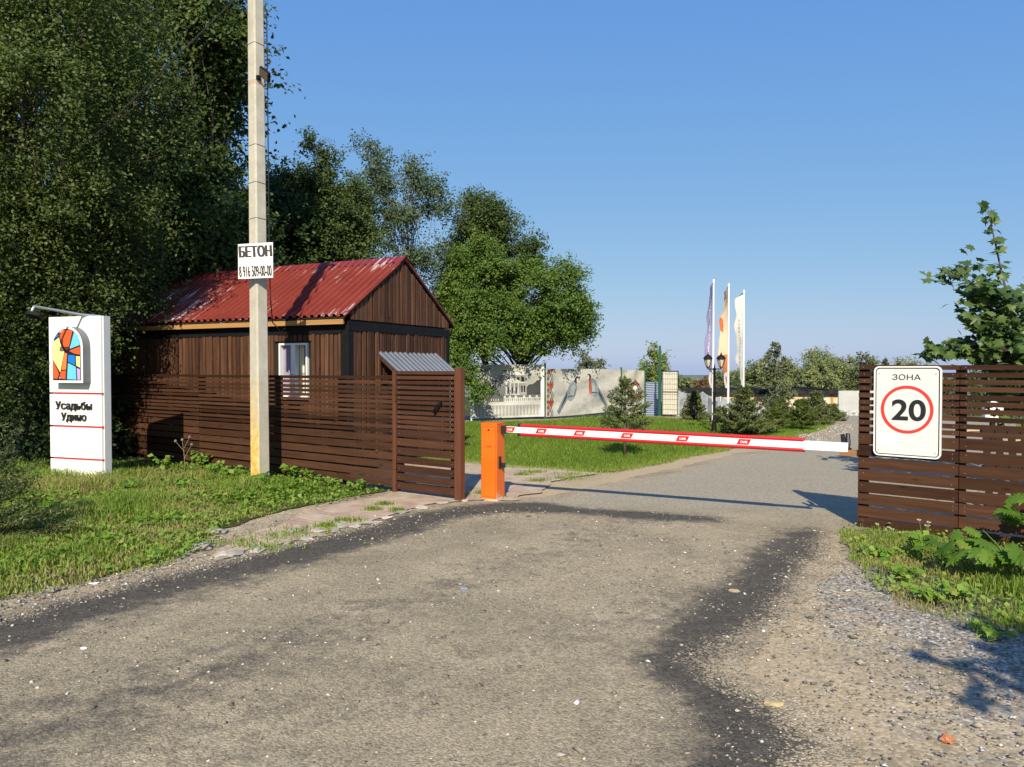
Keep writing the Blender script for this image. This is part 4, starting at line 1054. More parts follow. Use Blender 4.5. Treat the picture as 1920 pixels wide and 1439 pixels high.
def zone_sign():
    u = RU; s0 = .175 * .921 / .921
    a = np.array(RO) + u * .165; nrm = np.array((u[1], -u[0])) if u[1] * 0 - u[0] * 1 < 0 else np.array((-u[1], u[0]))
    o = a + nrm * .0
    rz = math.atan2(u[1], u[0])
    root = empty("speed_sign", (o[0], o[1], 0), rz, "white speed zone sign with 20 in a red ring, fixed on the right fence", "sign")
    W, Z0, Z1 = .625, .79, 1.715
    mb = MB(); mb.plate(rrect(0, W, Z0, Z1, .05), -.034, -.006); mb.build("plate", M['sign_face'], root)
    b = MB(); ring(b, rrect(0, W, Z0, Z1, .05), rrect(.013, W - .013, Z0 + .013, Z1 - .013, .042), -.039, -.033); b.build("rim", M['sign_white'], root)
    c = MB(); ring(c, rrect(.016, W - .016, Z0 + .016, Z1 - .016, .04), rrect(.024, W - .024, Z0 + .024, Z1 - .024, .034), -.0365, -.033); c.build("border", M['ink'], root)
    d = MB(); cz = 1.275; cx = W / 2; n = 64; R = .244
    ring(d, [(cx + R * math.cos(2 * math.pi * i / n), cz + R * math.sin(2 * math.pi * i / n)) for i in range(n)], [(cx + R * .875 * math.cos(2 * math.pi * i / n), cz + R * .875 * math.sin(2 * math.pi * i / n)) for i in range(n)], -.0375, -.033)
    d.build("red_ring", M['sign_red'], root)
    text_mesh("number", "20", .315, .215, M['ink'], root, (cx + .018, -.036, cz - .005), .005, bold=.022)
    text_mesh("zone_word", "ЗОНА", .262, .058, M['ink'], root, (cx - .005, -.036, 1.605), .004)
    s = MB(); s.plate([(.03, .90), (.235, .885), (.232, 1.02), (.03, 1.03)], -.0365, -.033); s.build("paper_sticker", M['paper'], root)
    for x_, z_ in ((.05, 1.64), (W - .05, 1.64), (.05, .85), (W - .05, .85)):
        k = MB(); k.plate([(x_ + .006 * math.cos(q), z_ + .006 * math.sin(q)) for q in [i * .785 for i in range(8)]], -.038, -.033); k.build("screw", M['metal'], root)
zone_sign()

# ------------------------------------------------------------------ boom barrier
BO = np.array((-.245, 9.6)); BU = np.array((3.85, -1.86)); BU = BU / np.linalg.norm(BU); BRZ = math.atan2(BU[1], BU[0])
def barrier():
    z0 = tz(*BO)
    root = empty("boom_barrier", (BO[0], BO[1], z0), BRZ, "orange boom barrier cabinet with a red and white boom across the road", "barrier")
    c = MB(); c.box(-.115, .112, -.115, .115, .03, .985, bev=.006); c.build("cabinet", M['orange'], root)
    p = MB(); p.box(-.13, .13, -.13, .13, -.04, .03); p.build("base_plate", M['stone'], root)
    l = MB(); l.box(-.119, .116, -.119, .119, .985, 1.0, bev=.006); l.build("lid", M['orange'], root)
    q_ = MB(); q_.box(-.1035, .1015, -.1165, -.1145, .0565, .9535); q_.build("door_seam", M['black_plastic'], root)
    d = MB(); d.box(-.1, .098, -.1195, -.1166, .06, .95); d.build("door", M['orange'], root)
    k = MB(); k.box(.112, .124, -.06, -.005, .42, .57); k.box(.112, .15, -.005, .06, .42, .48); k.build("lock", M['black_plastic'], root)
    k = MB(); k.box(.112, .175, .0, .1, .86, .96); k.build("boom_bracket", M['black_plastic'], root)
    m_ = MB(); m_.plate([(-.02, .90), (.0, .93), (.015, .90)], -.1225, -.1185); m_.build("keyhole_cover", M['ink'], root)
    text_mesh("maker_mark", "CAME", .07, .016, M['sticker_red'], root, (.0, -.1205, .70), .003, bold=.03)
    L_ = 3.93; ang = -.012
    bo = bpy.data.objects.new("boom", None); COL.objects.link(bo); bo.parent = root; bo.location = (.15, .05, .915); bo.rotation_euler = (0, .0118, 0)
    w_ = MB(); w_.box(0, 3.58, -.02, .02, -.037, .037); w_.box(3.583, 4.02, -.023, .023, -.047, .047); w_.build("beam", M['boom_white'], bo)
    for s_ in (-1, 1):
        t = MB(); t.tube([(.22, 0, s_ * .056), (3.60, 0, s_ * .056)], .021, 12); t.build("rubber_strip", M['red_rubber'], bo, autosmooth=True)
        e = MB(); e.tube([(.185, 0, s_ * .056), (.222, 0, s_ * .056)], .023, 12); e.build("strip_cap", M['black_plastic'], bo)
    xs_ = [.07, .51, 1.02, 1.62, 2.28, 2.96]
    for x in xs_:
        s = MB(); s.plate([(x - .075, -.030), (x + .055, -.030), (x + .085, .032), (x - .045, .032)], -.0225, -.0195); so = s.build("sticker", M['sticker_red'], bo)
        text_mesh("sticker_text", "CAME", .075, .026, M['sign_white'], so, (x + .005, -.0235, 0), .002, bold=.02)
barrier()
def boom_rest():
    p = np.array(BO) + BU * 4.02; q = RO
    root = empty("boom_rest", (RO[0], RO[1], 0), math.atan2(RU[1], RU[0]), "black fork and wooden arm on the right fence end catching the boom", "boom rest")
    a = MB(); a.box(-.2, -.002, .03, .10, .75, .815); a.build("wooden_arm", M['raw_wood'], root)
    f = MB()
    f.box(-.19, -.09, .035, .095, .815, .835)
    for s_ in (-1, 1):
        y = .065 + s_ * .066
        f.tube([(-.14, y - s_ * .03, .83), (-.14, y, .87), (-.14 - .01, y + s_ * .02, .985)], [.026, .028, .022], 8)
    f.build("fork", M['black_plastic'], root)
boom_rest()

# ------------------------------------------------------------------ concrete pole
def pole():
    x, y = -3.72, 11.0; rz = rad(-35.7)
    root = empty("utility_pole", (x, y, 0), rz, "pale concrete utility pole with yellow paint at its foot, before the left fence", "pole")
    H = 9.2; mb = MB(); vs = []; n = 8; zs_ = [-.3 + i * (H + .3) / 24 for i in range(25)]; fs = []
    for z in zs_:
        t = max(z, 0) / H; a = .104 - .022 * t; b = .104 - .022 * t; c = .022; ox = -.072 * t * .55; oy = 0
        for q in [(-a + c, -b), (a - c, -b), (a, -b + c), (a, b - c), (a - c, b), (-a + c, b), (-a, b - c), (-a, -b + c)]:
            vs.append((q[0] + ox, q[1] + oy, z))
    for i in range(24):
        for j in range(n): fs.append((i * n + j, i * n + (j + 1) % n, i * n + n + (j + 1) % n, i * n + n + j))
    fs.append(tuple(24 * n + j for j in range(n))); mb.add(vs, fs); mb.build("shaft", M['concrete'], root)
    for py in (85, 275, 345, 412):
        z = P(485, py, 11).z; t = z / H; a = .104 - .022 * t + .0025; ox = -.072 * t * .55
        b = MB(); c = .022
        pts = [(-a + c, -a), (a - c, -a), (a, -a + c), (a, a - c), (a - c, a), (-a + c, a), (-a, a - c), (-a, -a + c), (-a + c, -a)]
        b.tube([(p[0] + ox, p[1], z + .01 * math.sin(i)) for i, p in enumerate(pts)], .004, 5); b.build("wire_band", M['wire_mesh'], root)
    # floodlight
    z = P(500, 150, 11).z; t = z / H; a = .104 - .022 * t; ox = -.072 * t * .55
    fl = bpy.data.objects.new("floodlight", None); COL.objects.link(fl); fl.parent = root; fl.location = (a + ox, -.04, z); fl.rotation_euler = (rad(0), 0, rad(20))
    br = MB(); br.box(-.01, .03, -.03, .03, -.03, .03); br.tube([(.0, 0, 0), (.1, -.05, -.01)], .012, 6); br.build("bracket", M['black_steel'], fl)
    Mx = Matrix.Translation((.17, -.10, -.01)) @ Matrix.Rotation(rad(38), 4, 'Y') @ Matrix.Rotation(rad(-50), 4, 'X')
    h = MB(); h.box(-.095, .095, -.075, .075, .0, .035, M=Mx); h.build("lamp_head", M['black_steel'], fl)
    h = MB(); h.box(-.078, .078, -.06, .06, -.006, -.001, M=Mx); h.build("lamp_glass", M['floodglass'], fl)
    return root
pole()
def pole_sign():
    c = P(479.5, 489.5, 10.80)
    root = empty("advert_plate", (c.x, c.y, c.z), rad(3), "white concrete advert plate with a phone number strapped to the pole", "sign")
    mb = MB(); mb.plate([(-.248, -.262), (.245, -.24), (.245, .268), (-.248, .235)], -.004, .004); mb.build("plate", M['sign_white'], root)
    t = text_mesh("headline", "БЕТОН", .475, .165, M['ink'], root, (-.002, -.006, .137), .004, fat=.012); t.rotation_euler = (math.pi / 2, -.05, 0)
    t = text_mesh("phone_number", "8 916 509-00-00", .465, .155, M['ink'], root, (-.004, -.006, -.148), .004, fat=.0035); t.rotation_euler = (math.pi / 2, -.05, 0)
    b = MB(); b.box(-.16, .16, .004, .03, .05, .08); b.box(-.16, .16, .004, .03, -.11, -.08); b.build("bracket", M['metal'], root)
pole_sign()
def cable(name, label, pts, r, sag=0):
    mb = MB(); path = []
    for i in range(len(pts) - 1):
        a, b = Vector(pts[i]), Vector(pts[i + 1])
        for q in range(12):
            t = q / 12; p = a.lerp(b, t); p.z -= sag * 4 * t * (1 - t); path.append(p)
    path.append(Vector(pts[-1])); mb.tube(path, r, 6); return tag(mb.build(name, M['cable']), label, "cable")
cable("power_cable", "black overhead cable running down leftwards from the pole through the trees", [P(486, -46, 10.95), P(205, 232, 11.2), P(-200, 560, 11.5)], .012, .0)
cable("service_cable", "black cable coming down the pole side and looping to the cabin eave", [P(500, 20, 10.95), P(505, 470, 10.97), P(507, 560, 11.0), P(511, 605, 11.4), P(527, 622, 12.3), P(540, 612, 12.5)], .009, .0)

# ------------------------------------------------------------------ sign pillar
def pillar():
    x0, y0 = -6.94, 11.2; u = np.array((.99, -.35)); u /= np.linalg.norm(u); rz = math.atan2(u[1], u[0])
    root = empty("sign_pillar", (x0, y0, tz(x0, y0)), rz, "white entrance pillar with stained glass emblem and the estate name", "sign pillar")
    W = 1.02; D = .15; zb = root.location.z; Z = lambda py: P(145, py, 11.05).z - zb
    H = Z(594)
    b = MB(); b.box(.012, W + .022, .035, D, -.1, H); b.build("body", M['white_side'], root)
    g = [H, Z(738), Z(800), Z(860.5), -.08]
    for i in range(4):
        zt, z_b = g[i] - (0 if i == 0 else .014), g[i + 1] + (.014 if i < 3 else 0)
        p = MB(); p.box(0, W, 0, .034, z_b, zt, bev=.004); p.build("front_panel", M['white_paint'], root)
    for i in range(1, 4):
        s = MB(); s.box(.05, W + .012, .012, .034, g[i] - .012, g[i] + .012); s.box(.0, .05, .02, .034, g[i] - .012, g[i] + .012, 1); s.build("red_strip", [M['red_strip'], M['ink']], root)
    # emblem
    k = 11.05 / F / 7.195 / .945; cxp, czp = 735, 0
    def C(cx, cy): return ((cx - 374) * .00136 + .125, P(145, 560 + cy / 7.195 - (cx - 735) * .0, 11.05).z - zb)
    def arch(x0_, x1_, ytop, ybot):
        a, zb_ = C(x0_, ybot); c_, _ = C(x1_, ybot); _, zt_ = C(x0_, ytop); r = (c_ - a) / 2; m = (a + c_) / 2
        return [(a, zb_), (c_, zb_)] + [(m + r * math.cos(rad(q)), zt_ - r + r * math.sin(rad(q))) for q in range(0, 181, 10)]
    o = MB(); o.plate(arch(440, 890, 385, 1135), -.13, 0); o.build("emblem_case", M['grey_tin'], root)
    o = MB(); o.plate(arch(440, 890, 385, 1135), -.136, -.13); fr = o.build("emblem_frame", M['white_plastic'], root)
    o = MB(); o.plate(arch(462, 864, 416, 1102), -.139, -.1365); o.build("emblem_lead", M['lead'], root)
    panes = [('orange', [(640, 432), (755, 434), (690, 700), (660, 705), (600, 600), (568, 500), (600, 470)]), ('paleorange', [(565, 475), (575, 447), (635, 430), (600, 464)]), ('blue', [(482, 545), (548, 480), (552, 515)]),
             ('yellow', [(472, 590), (560, 530), (575, 610), (632, 720), (572, 995), (472, 835)]), ('sky', [(775, 462), (828, 512), (857, 600), (856, 635), (710, 685)]), ('orange', [(700, 710), (857, 655), (857, 762), (775, 745)]),
             ('blue', [(690, 762), (785, 772), (785, 902), (685, 855)]), ('yellow', [(800, 782), (856, 785), (855, 935), (803, 905)]), ('sky', [(685, 872), (795, 925), (802, 1092), (668, 1088)]), ('purple', [(810, 940), (855, 955), (855, 1094), (818, 1094)]),
             ('orange2', [(632, 735), (672, 745), (655, 958), (590, 965)]), ('orange', [(472, 850), (545, 1000), (548, 1035), (530, 1080), (472, 1080)]), ('orange', [(585, 980), (655, 972), (645, 1085), (590, 1080), (565, 1030)]), ('purple', [(552, 1078), (565, 1050), (578, 1080)])]
    names = ['orange', 'orange2', 'paleorange', 'blue', 'sky', 'yellow', 'purple']
    o = MB()
    for nm, pl in panes: o.plate([C(*p) for p in pl], -.1415, -.138, names.index(nm))
    o.build("stained_glass", [M['glass_' + q] for q in names], root)
    zt = Z(762)
    text_mesh("name_line", "Усадьбы", .72, .142, M['ink'], root, (.49, -.010, Z(762)), .016, fat=.005)
    text_mesh("name_line", "Удино", .50, .142, M['ink'], root, (.49, -.010, Z(783)), .016, fat=.005)
    ca, sa = math.cos(-rz), math.sin(-rz)
    def loc(p): q = p - root.location; return Vector((q.x * ca - q.y * sa, q.x * sa + q.y * ca, q.z))
    a0, a1, a2, a3 = loc(P(192, 594, 11.0)), loc(P(150, 590, 10.93)), loc(P(64, 575, 10.35)), loc(P(58, 588, 10.3))
    a = MB(); a.tube([a0, a1, a2.lerp(a1, .02), a2, a3], .02, 8); a.build("lamp_arm", M['metal'], root, smooth=True)
    f = MB(); Mx = Matrix.Translation(a3 + Vector((.05, .02, -.03))) @ Matrix.Rotation(rad(-35), 4, 'X') @ Matrix.Rotation(rad(20), 4, 'Z')
    f.box(-.09, .09, -.055, .055, -.025, .025, M=Mx); f.build("floodlight", M['black_steel'], root)
pillar()

# ------------------------------------------------------------------ wooden cabin
def cabin():
    u = np.array((2.0, -1.0)) / math.sqrt(5); rz = math.atan2(u[1], u[0]); g = random.Random(8)
    root = empty("wooden_cabin", (-2.64, 12.0, 0), rz, "brown batten-clad cabin with a red corrugated gable roof behind the left fence", "cabin")
    L_, Dp, H = 5.75, 3.04, 2.42; AP = 3.62; my = Dp / 2
    w0, w1, wz0, wz1 = -1.42, -.80, 1.20, 2.11
    core = MB()
    core.box(-L_, w0, .0, .08, .0, H); core.box(w1, 0, .0, .08, .0, H); core.box(w0, w1, .0, .08, .0, wz0); core.box(w0, w1, .0, .08, wz1, H)
    core.box(-.08, 0, .08, Dp, 0, H); core.box(-L_, -.08, Dp - .08, Dp, 0, H); core.box(-L_, -L_ + .08, .08, Dp - .08, 0, H)
    core.build("inner_wall", M['dark_in'], root)
    wl = MB(); x = -L_
    while x < -.12:
        wd = g.uniform(.055, .075); dp = g.uniform(.03, .05); t = g.random()
        def seg(za, zb): wl.box(x, x + wd, -dp, -.002, za, zb, 0, t)
        if x + wd > w0 - .03 and x < w1 + .03: seg(.1, wz0 - .04); seg(wz1 + .035, 2.245 + g.uniform(-.01, .01))
        else: seg(.1, 2.245 + g.uniform(-.012, .012))
        x += wd + g.uniform(.016, .03)
    wl.build("long_wall", M['wall_wood'], root)
    gw = MB(); y = .10
    while y < Dp - .12:
        wd = g.uniform(.07, .09); dp = g.uniform(.035, .055)
        gw.box(.002, dp, y, y + wd, .1, 2.30, 0, None); y += wd + g.uniform(.025, .045)
    gw.build("gable_wall", M['wall_wood'], root)
    gt = MB(); y = .05
    gt.add([(-.03, 0, H), (-.03, Dp, H), (-.03, my, AP - .06)], [(0, 1, 2)])
    zr = lambda yy: 2.61 + (AP - 2.61) * (1 - abs(yy - my) / my)
    while y < Dp - .1:
        wd = g.uniform(.07, .09); dp = g.uniform(.035, .055); t = g.random()
        za, zb = zr(y) - .05, zr(y + wd) - .05
        if min(za, zb) > H + .07:
            z0 = H + .06
            gt.add([(0, y, z0), (dp, y, z0), (dp, y + wd, z0), (0, y + wd, z0), (0, y, za), (dp, y, za), (dp, y + wd, zb), (0, y + wd, zb)],
                   [(0, 3, 2, 1), (4, 5, 6, 7), (0, 1, 5, 4), (1, 2, 6, 5), (2, 3, 7, 6), (3, 0, 4, 7)], 0, t)
        y += wd + g.uniform(.025, .045)
    gt.build("gable_end", M['wall_wood'], root)
    # black steel frame
    fr = MB(); fr.box(-.11, .045, -.045, .09, 0, 2.30, bev=.006); fr.build("corner_post", M['black_steel'], root)
    fr = MB(); fr.box(-.04, .045, Dp - .09, Dp + .03, 0, 2.30, bev=.006); fr.build("corner_post", M['black_steel'], root)
    fr = MB(); fr.box(-.05, .052, -.05, Dp + .035, 2.302, 2.45, bev=.006); fr.build("gable_beam", M['black_steel'], root)
    fr = MB(); fr.box(-L_, -.052, -.045, .0, 2.25, 2.45); fr.build("eave_beam", M['black_steel'], root)
    fs = MB(); fs.box(-L_ - .1, .03, -.155, -.12, 2.395, 2.475, tint=.5); fs.build("fascia_board", M['fascia'], root)
    # roof
    ov = .17; x0, x1 = -L_ - .12, .075; sl_ = (AP - 2.61) / my; ze = 2.61 - ov * sl_
    per = .15; n = int((x1 - x0) / per)
    prof = []
    for i in range(n):
        a = x0 + i * (x1 - x0) / n; p = (x1 - x0) / n
        prof += [(a, 0), (a + p * .42, 0), (a + p * .52, .038), (a + p * .88, .038)]
    prof.append((x1, 0))
    for sgn in (-1, 1):
        rb = MB(); vs = []
        nn = 6
        ln = math.hypot(my + ov, AP - ze)
        for (px_, h) in prof:
            for q in range(nn + 1):
                t = q / nn; yy = (-ov + (my + ov) * t) if sgn < 0 else (Dp + ov - (my + ov) * t)
                vs.append((px_, yy + sgn * h * .5, ze + (AP - ze) * t + h + .02))
        fs_ = []
        for i in range(len(prof) - 1):
            for q in range(nn):
                a = i * (nn + 1) + q; f_ = (a, a + 1, a + nn + 2, a + nn + 1)
                fs_.append(f_ if sgn > 0 else f_[::-1])
        rb.add(vs, fs_); rb.build("roof_sheet", M['roof'], root)
    sf = MB()
    for sgn in (-1, 1):
        ye = -ov if sgn < 0 else Dp + ov
        sf.add([(x0 + .02, ye, ze - .01), (x1 - .02, ye, ze - .01), (x1 - .02, my, AP - .01), (x0 + .02, my, AP - .01)], [(0, 1, 2, 3)])
    sf.build("roof_underlay", M['dark_in'], root)
    rc = MB(); k = .17
    rc.add([(x0 - .01, my - k, AP - k * sl_ + .055), (x1 + .015, my - k, AP - k * sl_ + .055), (x1 + .015, my, AP + .065), (x0 - .01, my, AP + .065), (x1 + .015, my + k, AP - k * sl_ + .055), (x0 - .01, my + k, AP - k * sl_ + .055)], [(0, 1, 2, 3), (3, 2, 4, 5)])
    rc.build("ridge_cap", M['ridge'], root)
    vb = MB()
    for sgn in (-1, 1):
        ye = -ov if sgn < 0 else Dp + ov
        vb.add([(x1 - .03, ye, ze - .02), (x1 - .005, ye, ze - .02), (x1 - .005, my, AP - .02), (x1 - .03, my, AP - .02), (x1 - .03, ye, ze + .012), (x1 - .005, ye, ze + .012), (x1 - .005, my, AP + .012), (x1 - .03, my, AP + .012)],
               [(0, 1, 2, 3), (4, 7, 6, 5), (0, 4, 5, 1), (1, 5, 6, 2), (2, 6, 7, 3), (3, 7, 4, 0)])
    vb.build("verge_board", M['post_dark'], root)
    # window
    wi = bpy.data.objects.new("window", None); COL.objects.link(wi); wi.parent = root; wi.location = (w0, 0, wz0)
    W, Hh = w1 - w0, wz1 - wz0; f = MB(); e = .032
    f.box(0, W, -.05, .05, 0, e); f.box(0, W, -.05, .05, Hh - e, Hh); f.box(0, e, -.05, .05, e, Hh - e); f.box(W - e, W, -.05, .05, e, Hh - e); f.box(W * .5 - .04, W * .5 + .05, -.052, .05, e, Hh - e); f.build("frame", M['white_plastic'], wi)
    f = MB(); f.box(-.03, W + .03, -.10, -.05, -.03, .0); f.build("sill", M['white_plastic'], wi)
    c = MB(); xs2 = np.linspace(e, W * .5 - .04, 14)
    for i in range(13): c.add([(xs2[i], .03 + .02 * math.sin(i * 1.6), e), (xs2[i + 1], .03 + .02 * math.sin((i + 1) * 1.6), e), (xs2[i + 1], .03 + .02 * math.sin((i + 1) * 1.6), Hh - e), (xs2[i], .03 + .02 * math.sin(i * 1.6), Hh - e)], [(0, 1, 2, 3)])
    c.build("curtain", M['lavender'], wi)
    c = MB(); xs2 = np.linspace(W * .5 + .05, W * .78, 8)
    for i in range(7): c.add([(xs2[i], .06 + .02 * math.sin(i * 1.6), e), (xs2[i + 1], .06 + .02 * math.sin((i + 1) * 1.6), e), (xs2[i + 1], .06 + .02 * math.sin((i + 1) * 1.6), Hh - e), (xs2[i], .06 + .02 * math.sin(i * 1.6), Hh - e)], [(0, 1, 2, 3)])
    c.build("curtain", M['cream'], wi)
    # door under the porch
    d = MB(); d.box(.04, .075, .95, 1.85, .1, 1.62); d.build("door", M['post_dark'], root)
    # porch
    po = MB(); y0, y1 = .72, 2.60; xo = .50; zt, zb = 1.965, 1.60; nn = 13
    prof = []
    for i in range(nn):
        a = y0 + i * (y1 - y0) / nn; p = (y1 - y0) / nn
        prof += [(a, 0), (a + p * .45, 0), (a + p * .55, .02), (a + p * .9, .02)]
    prof.append((y1, 0)); vs = []; fs_ = []
    for (yy, h) in prof: vs += [(.035, yy, zt + h), (xo, yy, zb + h)]
    for i in range(len(prof) - 1): fs_.append((2 * i, 2 * i + 1, 2 * i + 3, 2 * i + 2))
    po.add(vs, fs_); po.build("porch_roof", M['grey_tin'], root)
    for yy in (y0 + .03, y1 - .06):
        br = MB(); br.tube([(.04, yy, zt - .05), (xo - .03, yy, zb - .03)], .03, 4); br.tube([(.04, yy, zb - .05), (xo - .03, yy, zb - .05)], .03, 4); br.tube([(.06, yy, zb - .3), (.06, yy, zt - .06)], .03, 4)
        br.build("porch_bracket", M['wall_wood'], root)
cabin()

# ------------------------------------------------------------------ printed banner fence
class Canvas:
    def __init__(s, W, H, cell):
        s.nx, s.ny = max(2, int(W / cell)), max(2, int(H / cell)); s.W, s.H = W, H
        u = (np.arange(s.nx) + .5) * W / s.nx; v = (np.arange(s.ny) + .5) * H / s.ny
        s.U, s.V = [a.ravel() for a in np.meshgrid(u, v)]; s.p = np.stack([s.U, s.V], 1); s.c = np.zeros((len(s.U), 3))
    def fill(s, c): s.c[:] = c
    def m(s, mask, c, a=1): s.c[mask] = s.c[mask] * (1 - a) + np.array(c) * a
    def poly(s, pts, c, a=1): s.m(sdf(s.p, np.array(pts, float)) > 0, c, a)
    def rect(s, x0, x1, y0, y1, c, a=1): s.m((s.U > x0) & (s.U < x1) & (s.V > y0) & (s.V < y1), c, a)
    def ell(s, x, y, rx, ry, c, rot=0, a=1):
        dx, dy = s.U - x, s.V - y; ca, sa = math.cos(rot), math.sin(rot)
        s.m(((dx * ca + dy * sa) / rx) ** 2 + ((-dx * sa + dy * ca) / ry) ** 2 < 1, c, a)
    def line(s, pts, w_, c, a=1): s.m(dline(s.p, np.array(pts, float)) < w_ / 2, c, a)
    def mesh(s, name, pos, mat, parent):
        """pos(u,v)-> xyz for arrays"""
        u = np.arange(s.nx + 1) * s.W / s.nx; v = np.arange(s.ny + 1) * s.H / s.ny; U, V_ = [a.ravel() for a in np.meshgrid(u, v)]
        co = pos(U, V_); i = np.arange(len(U)).reshape(s.ny + 1, s.nx + 1)
        f = np.stack([i[:-1, :-1].ravel(), i[:-1, 1:].ravel(), i[1:, 1:].ravel(), i[1:, :-1].ravel()], 1)
        return np_mesh(name, co, f, mat, parent, {"print": ('FLOAT_COLOR', 'FACE', np.column_stack([s.c, np.ones(len(s.c))]))}, smooth=True)
CL = (.44, .425, .375); GREY = (.16, .16, .16); MID = (.32, .32, .31); DK = (.06, .06, .065); WH = (.48, .47, .44)
bpx = [(884, 23.9), (1022, 24.7), (1165, 26.3), (1209, 26.8)]
bpos = [np.array([(p - 960) / F * d, d]) for p, d in bpx]
bf = empty("banner_fence", (bpos[0][0], bpos[0][1], tz(*bpos[0])), 0, "fence of printed fabric banners with a mansion and two birds behind the lawn", "fence")
fo = np.array([bpos[0][0], bpos[0][1], bf.location.z])
def panel(i, H0, H1, design, sag, seed, topsag=.0):
    a, b = bpos[i], bpos[i + 1]; W = np.linalg.norm(b - a); cv = Canvas(W - .06, 1.0, .0125)
    design(cv, W - .06)
    cv.c = np.clip(cv.c * .98 * (cv.c.mean(1, keepdims=True) / .44) ** .7, .01, .7)
    def pos(u, v):
        t = (u + .03) / W; x = a[0] + (b[0] - a[0]) * t; y = a[1] + (b[1] - a[1]) * t; tt = u / (W - .06)
        h = H0 + (H1 - H0) * tt; z0 = terrain(x, y) + .07 + sag * np.sin(np.pi * tt ** 1.5) * 0 + sag * tt ** 2
        ztop = h - topsag * 4 * tt * (1 - tt)
        z = z0 + (ztop - (z0 - terrain(x, y))) * v - (0)
        z = terrain(x, y) * (1 - 0) * 0 + z
        fold = .03 * np.sin(7 * tt + 5 * v + seed) * np.sin(np.pi * tt) + .022 * np.sin(13 * (tt * .7 - v) + seed * 2) + .02 * np.sin(23 * (1 - v) * (tt - .5) + seed) * sstep(.4, 1, v) + .025 * (fbm(tt * 9, v * 6 + tt * 5, seed, 3) - .5) * 2
        return np.column_stack([x, y - .03 + fold, z]) - fo
    cv.mesh("banner", pos, M['print'], bf)
def d_mansion(c, W):
    c.fill(CL); U, V_ = c.U / W, c.V
    c.m(fbm(U * 3, V_ * 3, 5, 3) > .55, (.38, .37, .335), .6)
    sx = W
    # dark trees either side
    c.m((U < .36) & (V_ > .3) & (V_ < .66 + .07 * np.sin(U * 40) + .12 * (fbm(U * 12, V_ * 12, 3) - .5)), (.13, .13, .13))
    c.m((U > .74) & (U < .97) & (V_ > .36) & (V_ < .60 + .10 * (U - .74) / .2 + .10 * (fbm(U * 20, V_ * 9, 4) - .5)), (.12, .12, .12))
    # house
    R = lambda x0, x1, y0, y1, q: c.rect(x0 * sx, x1 * sx, y0, y1, q)
    R(.36, .745, .42, .80, (.30, .30, .29)); R(.30, .46, .42, .72, (.24, .24, .24)); R(.44, .74, .80, .855, (.5, .49, .46)); R(.40, .75, .795, .81, WH)
    for k in range(4): R(.48 + .065 * k, .52 + .065 * k, .66, .76, DK)
    c.poly([(.44 * sx, .69), (.655 * sx, .69), (.55 * sx, .755)], WH); c.poly([(.475 * sx, .697), (.62 * sx, .697), (.55 * sx, .735)], (.42, .42, .4))
    R(.44, .655, .655, .69, WH); R(.452, .645, .44, .655, (.28, .28, .28))
    for k in range(4): R(.455 + .055 * k, .477 + .055 * k, .44, .66, WH)
    for k in range(3): R(.487 + .055 * k, .502 + .055 * k, .46, .58, DK)
    R(.44, .655, .42, .44, WH); R(.66, .75, .42, .66, (.34, .34, .33)); R(.655, .755, .655, .675, WH)
    for k in range(2): R(.675 + .035 * k, .695 + .035 * k, .47, .6, DK)
    # terrace
    R(.0, 1, .30, .42, (.2, .2, .2)); R(.43, .97, .30, .375, WH)
    c.m((U > .43) & (U < .97) & (V_ > .312) & (V_ < .36) & (np.sin(U * 230) > .1), (.25, .25, .25))
    for k in (.43, .5, .58, .7, .78, .88): R(k, k + .03, .37, .41, WH)
    c.m((U < .36) & (V_ > .27) & (V_ < .36) & (np.sin(U * 200) * np.sin(V_ * 60) > .2), WH)
    R(0, 1, .255, .30, (.45, .44, .42))
    # balustrade
    R(0, 1, .0, .27, (.34, .34, .33)); R(0, 1, .232, .27, WH); R(0, 1, .0, .035, WH)
    ph = (U * 21) % 1 - .5; wv = .16 + .16 * np.exp(-((V_ - .10) / .05) ** 2) - .05 * (V_ > .18)
    c.m((V_ < .24) & (V_ > .03) & (np.abs(ph) < wv), (.45, .44, .405))
    R(.95, 1.0, .0, 1, (.6, .59, .55)); R(.0, .02, 0, 1, (.6, .59, .55))
def lozenges(c, x0, x1, y0, y1, nx, ny):
    cols = [(.46, .10, .075), (.50, .24, .13), (.27, .32, .36), (.42, .42, .4)]
    w_, h_ = (x1 - x0) / nx, (y1 - y0) / ny
    for j in range(-1, 2 * ny + 1):
        for i in range(nx + 1):
            cx = x0 + (i + (.5 if j % 2 == 0 else 0)) * w_; cy = y0 + (j + 1) * h_ / 2
            if cx > x1 + .001 - w_ * .3 or cx < x0 + w_ * .3 - .001 or cy > y1 or cy < y0: continue
            c.poly([(cx - w_ / 2, cy), (cx, cy - h_ / 2), (cx + w_ / 2, cy), (cx, cy + h_ / 2)], (.06, .06, .08))
            c.poly([(cx - w_ * .43, cy), (cx, cy - h_ * .43), (cx + w_ * .43, cy), (cx, cy + h_ * .43)], cols[(i * 3 + j * 2 + (i * j) % 3) % 4])
